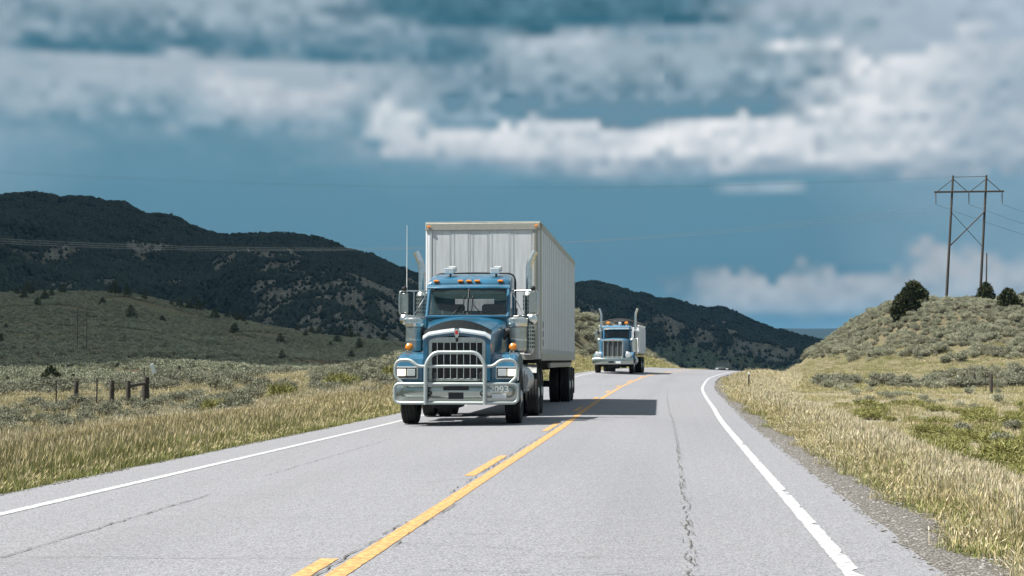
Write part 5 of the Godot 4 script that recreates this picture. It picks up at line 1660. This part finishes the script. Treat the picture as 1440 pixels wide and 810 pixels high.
var sage_meshes := []
var sage_far := []
var shrub_meshes := []
func build_bushes():
	var sage := [Color(0.215, 0.215, 0.155), Color(0.17, 0.175, 0.12), Color(0.26, 0.26, 0.2)]
	var green := [Color(0.205, 0.205, 0.07), Color(0.16, 0.17, 0.055), Color(0.26, 0.245, 0.10)]
	for k in 4:
		sage_meshes.append(bush_mesh(40 + k, 1500, 0.75, 0.075, 0.013, sage))
		sage_far.append(bush_mesh(60 + k, 260, 0.7, 0.14, 0.035, sage, false))
		shrub_meshes.append(bush_mesh(80 + k, 1300, 0.6, 0.14, 0.010, green))
	var r := RandomNumberGenerator.new()
	r.seed = 9
	var spots := []   # x, distance, size, zone
	var put_in := func(x, d, s, zone): spots.append([x, d, s, zone])
	# eastern hill and its foot
	for k in 12000:
		var d := r.randf_range(118, 262)
		var x := r.randf_range(12, 95)
		var y := ground_y(x, d)
		var n := cn.get_noise_2d(x * 1.6, d * 1.6)
		var dense := smoothstep(1.0, 2.4, y + n * 1.2)
		if absf(d - 128.0 - (x - 15) * 0.5) < 12.0 and x > 13: dense = maxf(dense, 0.45 + n)
		if r.randf() < dense * (0.9 if n > -0.22 else 0.35) and x / d < 0.32: put_in.call(x, d, r.randf_range(0.75, 1.8) * (1.15 if n > 0.1 else 0.85), 0)
	# knoll beside the road
	for k in 3600:
		var d := r.randf_range(56, 205)
		var t := 2.2 + 30.0 * pow(r.randf(), 0.8)
		var x := centre(d) + EDGE_L - t
		if ground_y(x, d) > -0.55 + 0.5 * cn.get_noise_2d(x * 2, d * 2) and t > 2.6 and x / d > -0.24: put_in.call(x, d, r.randf_range(0.8, 1.75) * (0.7 if x / d < -0.16 else 1.0), 1)
	# western flat
	for k in 5200:
		var d := r.randf_range(34, 185)
		var x := -d * r.randf_range(0.06, 0.50)
		var t := centre(d) + EDGE_L - x
		var n := cn.get_noise_2d(x * 0.7 + 31, d * 0.7)
		if t < 9.5 + 3.0 * n or ground_y(x, d) > -0.3: continue
		if d > 135 and d < 180 and x / d < -0.36 + 0.03 * n: continue
		if r.randf() < 0.5 * smoothstep(-0.3, 0.2, n): put_in.call(x, d, r.randf_range(0.9, 1.9) * (0.62 if d < 84.0 else 1.0), 2)
	# western hill
	for k in 52000:
		var d := 178.0 + 360.0 * pow(r.randf(), 0.8)
		var x := -d * r.randf_range(0.10, 0.49)
		if ground_y(x, d) < -2.6: continue
		var n := cn.get_noise_2d(x * 0.5 + 11, d * 0.5)
		if r.randf() < smoothstep(-0.5, 0.05, n): put_in.call(x, d, r.randf_range(0.75, 1.6), 3)
	# the eastern field
	for k in 160:
		var d := r.randf_range(26, 110)
		var x := d * r.randf_range(0.10, 0.30)
		if x > centre(d) + edge_r(d) + 7.0 and r.randf() < 0.55: put_in.call(x, d, r.randf_range(0.5, 1.0), 4)
	for s in spots: s.append(s[2] / s[1] if s[3] != 3 else 0.0)
	spots.sort_custom(func(a, b): return a[4] > b[4])
	var bufs := [[], [], [], [], []]
	for z in 5:
		for v in 4: bufs[z].append(PackedFloat32Array())
	var zone_label := ["grey-green sagebrush bush growing on the sunlit hill below the power poles", "grey-green sagebrush bush growing on the roadside knoll beside the dump truck", "pale sagebrush bush on the flat around the old wire fence", "", "silvery sagebrush bush standing alone in the dry grass field"]
	var zone_group := ["sagebrush on the sunlit hill", "sagebrush on the knoll", "sagebrush around the fence", "", "sagebrush in the field"]
	var made := 0
	for s in spots:
		var y := ground_y(s[0], s[1]) - 0.05
		var a := r.randf() * TAU
		var v := r.randi() % 4
		var tall: float = s[2] * r.randf_range(0.7, 1.05)
		var tone := r.randf_range(0.72, 1.28) * (1.3 if s[3] == 2 or s[3] == 4 else 1.2 if s[3] < 2 else 1.2)
		var b := Basis(Vector3.UP, a).scaled(Vector3(s[2], tall, s[2]))
		var way: float = s[0] / s[1]
		var seen: bool = way > -0.46 and way < 0.24 and (way < -0.178 or way > -0.062)
		if made < 295 and seen:
			made += 1
			var o := MeshInstance3D.new()
			o.name = numbered("sagebrush_bush")
			o.mesh = sage_meshes[v]
			o.material_override = M.leaf
			add_child(o)
			o.transform = Transform3D(b, Vector3(s[0], y, -s[1]))
			tag(o, "grey-green sagebrush bush on the rise just past the tractor's mirror" if s[3] == 1 and way < -0.1 else zone_label[s[3]], "bush", "sagebrush on the rise" if s[3] == 1 and way < -0.1 else zone_group[s[3]])
			continue
		var c := [b.x, b.y, b.z]
		bufs[s[3]][v].append_array([b.x.x, b.y.x, b.z.x, s[0], b.x.y, b.y.y, b.z.y, y, b.x.z, b.y.z, b.z.z, -s[1], tone, tone * (1.0 if s[3] != 3 else 1.02), tone * 0.98, 1.0])
	var names := [["hill_sagebrush", "mass of grey-green sagebrush covering the sunlit hill"], ["knoll_sagebrush", "mass of sagebrush covering the roadside knoll"], ["flat_sagebrush", "mass of pale sagebrush covering the flat beyond the fence"], ["shaded_hill_sagebrush", "mass of sagebrush covering the shaded hill"], ["field_sagebrush", "scattered small sagebrush in the field"]]
	for z in 5:
		for v in 4:
			if bufs[z][v].size() == 0: continue
			var o := many(names[z][0], sage_meshes[v] if z != 3 else sage_far[v], M.leaf, bufs[z][v])
			tag(o, names[z][1], "sagebrush", "", "stuff")
	# green rabbitbrush: clumps in the eastern field, a few on the western verge
	var kk := 0
	var near: Array[Vector2] = []
	for k in 6000:
		var d := 17.0 + 60.0 * pow(r.randf(), 1.1)
		var x := d * r.randf_range(0.07, 0.275)
		var u := x - centre(d) - edge_r(d)
		var n := cn.get_noise_2d(x * 2.2 + 200, d * 1.3)
		if u < 3.7 + d * 0.03 or r.randf() > smoothstep(-0.25, 0.35, n + (x / d - 0.16) * 1.5): continue
		var s := r.randf_range(0.6, 1.4) * (0.7 if r.randf() < 0.4 else 1.0)
		var clear := true
		for q in near: if q.distance_to(Vector2(x, d)) < 0.6 + d * 0.010: clear = false
		if not clear: continue
		near.append(Vector2(x, d))
		kk += 1
		if kk > 170: break
		shrub(x, d, s, r, "low yellow-green shrub clump in the dry grass field", "green shrubs in the field", 0.62)
	for q in [[-15.2, 58.0, 1.5], [-13.6, 62.0, 1.6], [-12.0, 66.0, 1.4], [-11.2, 70.0, 1.7], [-10.4, 76.0, 1.5], [-17.0, 55.0, 1.3], [-9.8, 82.0, 1.6]]:
		shrub(q[0], q[1], q[2], r, "yellow-topped shrub on the verge behind the semi tractor", "yellow shrubs on the western verge", 0.95)
	var o := MeshInstance3D.new()
	o.name = numbered("sagebrush_bush")
	o.mesh = sage_meshes[1]
	o.material_override = M.leaf
	add_child(o)
	o.transform = Transform3D(Basis(Vector3.UP, 0.4).scaled(Vector3(1.7, 1.6, 1.7)), Vector3(-14.6, ground_y(-14.6, 50.0) - 0.05, -50.0))
	tag(o, "big round sagebrush bush at the edge of the golden verge grass", "bush", "")

func shrub(x: float, d: float, s: float, r: RandomNumberGenerator, label: String, group: String, tall: float):
	var o := MeshInstance3D.new()
	o.name = numbered("rabbitbrush_shrub")
	o.mesh = shrub_meshes[r.randi() % 4]
	o.material_override = M.leaf
	add_child(o)
	o.transform = Transform3D(Basis(Vector3.UP, r.randf() * TAU).scaled(Vector3(s, s * tall * r.randf_range(0.85, 1.2), s * r.randf_range(0.8, 1.2))), Vector3(x, ground_y(x, d) - 0.04, -d))
	tag(o, label, "shrub", group)

func tuft_mesh(seed_: int, n: int, tall: float, spread: float, heads: float, cols: Array, head_cols: Array) -> ArrayMesh:
	var r := RandomNumberGenerator.new()
	r.seed = seed_
	var s := Shape.new()
	s.flat()
	for i in n:
		var a := r.randf() * TAU
		var q := sqrt(r.randf()) * spread
		var p := Vector3(cos(a) * q, -0.03, sin(a) * q)
		var h := tall * r.randf_range(0.5, 1.1)
		var la := r.randf() * TAU
		var lean := Vector3(cos(la), 0, sin(la)) * h * r.randf_range(0.03, 0.32)
		var mid := p + Vector3(0, h * 0.6, 0) + lean * 0.35
		var tip := p + Vector3(0, h, 0) + lean
		var wd := Vector3(cos(la + 1.57), 0, sin(la + 1.57)) * r.randf_range(0.0012, 0.0024)
		var k := r.randf_range(0.75, 1.25)
		var c: Color = cols[r.randi() % cols.size()]
		s.tint = Color(c.r * k, c.g * k, c.b * k)
		s.tri(p - wd, p + wd, mid + wd * 0.8)
		s.tri(p - wd, mid + wd * 0.8, mid - wd * 0.8)
		s.tri(mid - wd * 0.8, mid + wd * 0.8, tip)
		if r.randf() < heads:
			var hc: Color = head_cols[r.randi() % head_cols.size()]
			s.tint = Color(hc.r * k, hc.g * k, hc.b * k)
			var up := (tip - mid).normalized()
			var hw := Vector3(r.randfn(), 0, r.randfn()).normalized() * 0.0042
			s.tri(tip - up * 0.02 - hw, tip + up * 0.05, tip - up * 0.02 + hw)
			s.tri(tip - up * 0.02 - hw, tip - up * 0.06, tip - up * 0.02 + hw)
	return s.made()

func build_grass():
	var g := [Color(0.155, 0.185, 0.05), Color(0.125, 0.155, 0.042), Color(0.20, 0.205, 0.07)]
	var gold := [Color(0.43, 0.35, 0.20), Color(0.36, 0.30, 0.165), Color(0.47, 0.395, 0.26)]
	var pale := [Color(0.48, 0.42, 0.31), Color(0.44, 0.375, 0.26), Color(0.35, 0.34, 0.20)]
	var kinds := [
		tuft_mesh(1, 110, 0.31, 0.24, 0.1, g + g + [gold[1]], gold), tuft_mesh(2, 105, 0.36, 0.24, 0.3, [g[0], g[2], gold[0], gold[1]], gold),
		tuft_mesh(3, 95, 0.44, 0.24, 0.5, [gold[0], gold[1], gold[2], g[2], g[0]], gold + pale), tuft_mesh(4, 80, 0.15, 0.3, 0.2, pale + [gold[2]], pale), tuft_mesh(5, 95, 0.42, 0.24, 0.55, pale + gold, pale),
	]
	var bufs := []
	for k in 5: bufs.append(PackedFloat32Array())
	var r := RandomNumberGenerator.new()
	r.seed = 12
	var sow := func(kind: int, x: float, d: float, s: float, h: float):
		var b := Basis(Vector3.UP, r.randf() * TAU).scaled(Vector3(s, h, s))
		var k := r.randf_range(0.82, 1.18)
		bufs[kind].append_array([b.x.x, b.y.x, b.z.x, x, b.x.y, b.y.y, b.z.y, ground_y(x, d), b.x.z, b.y.z, b.z.z, -d, k, k, k, 1.0])
	# bands: from, to, tufts per square metre, size
	for band in [[7.0, 18.0, 46.0, 1.0], [18.0, 32.0, 34.0, 1.1], [32.0, 60.0, 17.0, 1.45], [60.0, 110.0, 8.0, 2.0], [110.0, 215.0, 2.6, 3.0]]:
		for side in [-1, 1]:
			var wide := (15.0 if band[0] < 60 else (5.0 if band[0] < 110 else 2.6)) if side < 0 else 3.9
			var total := int((band[1] - band[0]) * wide * band[2])
			for k in total:
				var d := r.randf_range(band[0], band[1])
				var t := wide * pow(r.randf(), 1.15)
				var x: float = centre(d) + (EDGE_L - t if side < 0 else edge_r(d) + t)
				if x / d < -0.50 or x / d > 0.33: continue
				var n := cn.get_noise_2d(x * 3.0, d * 1.2 + side * 90)
				var bare := (0.18 if side < 0 else 0.52) + 0.35 * cn.get_noise_2d(d * 9.0, side * 40.0) * (1.0 if side > 0 else 0.4)
				if t < bare: continue
				if side < 0 and t > 9.0 + 3.0 * n and r.randf() < 0.55: continue
				var kind := 0
				var q := t + 2.2 * n + r.randf_range(-0.8, 0.8)
				if side < 0: kind = 0 if q < 3.8 else (1 if q < 5.6 else (2 if q < 8.0 else (4 if r.randf() < 0.5 else 3)))
				else: kind = 0 if q < 0.9 and r.randf() < 0.6 else (1 if q < 1.8 and r.randf() < 0.75 else (4 if r.randf() < 0.6 else (2 if q < 3.8 else 3)))
				var h := r.randf_range(0.55, 1.1) * (0.55 if t < bare + 0.35 else 1.0) * (1.0 + 0.45 * cn.get_noise_2d(x * 2.2 + 400, d * 2.2))
				if side > 0: h *= 0.78 + 0.3 * cn.get_noise_2d(x * 4.0, d * 4.0)
				sow.call(kind, x, d, band[3], h * (1.0 + 0.12 * (band[3] - 1.0)))
	# thinner dry grass over the eastern field
	for k in 17000:
		var d := 14.0 + 150.0 * pow(r.randf(), 1.5)
		var x := d * r.randf_range(0.04, 0.33)
		var u := x - centre(d) - edge_r(d)
		if u < 5.0 or ground_y(x, d) > 2.0: continue
		var n := cn.get_noise_2d(x * 2.5 + 60, d * 1.5)
		if n < 0.0 and r.randf() < 0.85: continue
		sow.call(3 if r.randf() < 0.85 else 1, x, d, 1.0 + d * 0.014, r.randf_range(0.5, 1.1))
	for k in 9000:
		var d := r.randf_range(105, 205)
		var x := d * r.randf_range(0.02, 0.27)
		if x < centre(d) + edge_r(d) + 3.0 or ground_y(x, d) > 3.0: continue
		sow.call(3 if r.randf() < 0.7 else 0, x, d, 2.6, r.randf_range(0.6, 1.2))
	# and between the bushes of the western flat
	for k in 9000:
		var d := 30.0 + 140.0 * pow(r.randf(), 1.3)
		var x := -d * r.randf_range(0.12, 0.5)
		if centre(d) + EDGE_L - x < 12.0: continue
		sow.call(3 if r.randf() < 0.6 else 2, x, d, 1.2 + d * 0.012, r.randf_range(0.5, 1.0))
	var names := ["green_verge_grass", "mixed_verge_grass", "golden_verge_grass", "short_dry_grass", "tall_pale_grass"]
	var labels := ["green grass growing along the edge of the paving", "green and golden grass mixed along the verge", "golden seeding grass on the verge", "short dry grass over the fields", "tall pale seeding grass beside the road"]
	for k in 5:
		tag(many(names[k], kinds[k], M.leaf, bufs[k]), labels[k], "grass", "", "stuff")
	# loose stones on the gravel
	var st := Shape.new()
	st.flat()
	var rings := []
	for k in 3:
		var ring := []
		for j in 6: ring.append(Vector3(cos(TAU * j / 6.0) * [0.6, 1.0, 0.5][k] * r.randf_range(0.8, 1.2), [0.0, 0.4, 0.8][k], sin(TAU * j / 6.0) * [0.6, 1.0, 0.5][k] * r.randf_range(0.8, 1.2)))
		rings.append(ring)
	st.loft(rings)
	var buf := PackedFloat32Array()
	for k in 16000:
		var side := 1 if r.randf() < 0.75 else -1
		var d := 6.0 + 40.0 * pow(r.randf(), 1.6)
		var t := r.randf_range(-0.06, 0.95 if side > 0 else 0.35)
		var x: float = centre(d) + (EDGE_L - t if side < 0 else edge_r(d) + t)
		var s := 0.004 + 0.012 * pow(r.randf(), 2.0)
		var b := Basis(Vector3.UP, r.randf() * TAU).scaled(Vector3(s, s, s * 1.2))
		var q := r.randf_range(0.10, 0.26)
		var y := ground_y(x, d) + 0.012 if t > 0 else road_y(x - centre(d), d)
		buf.append_array([b.x.x, b.y.x, b.z.x, x, b.x.y, b.y.y, b.z.y, y, b.x.z, b.y.z, b.z.z, -d, q, q * 0.96, q * 0.9, 1.0])
	tag(many("gravel", st.made(), M.leaf, buf), "loose grey gravel along the edge of the paving", "gravel", "", "stuff")
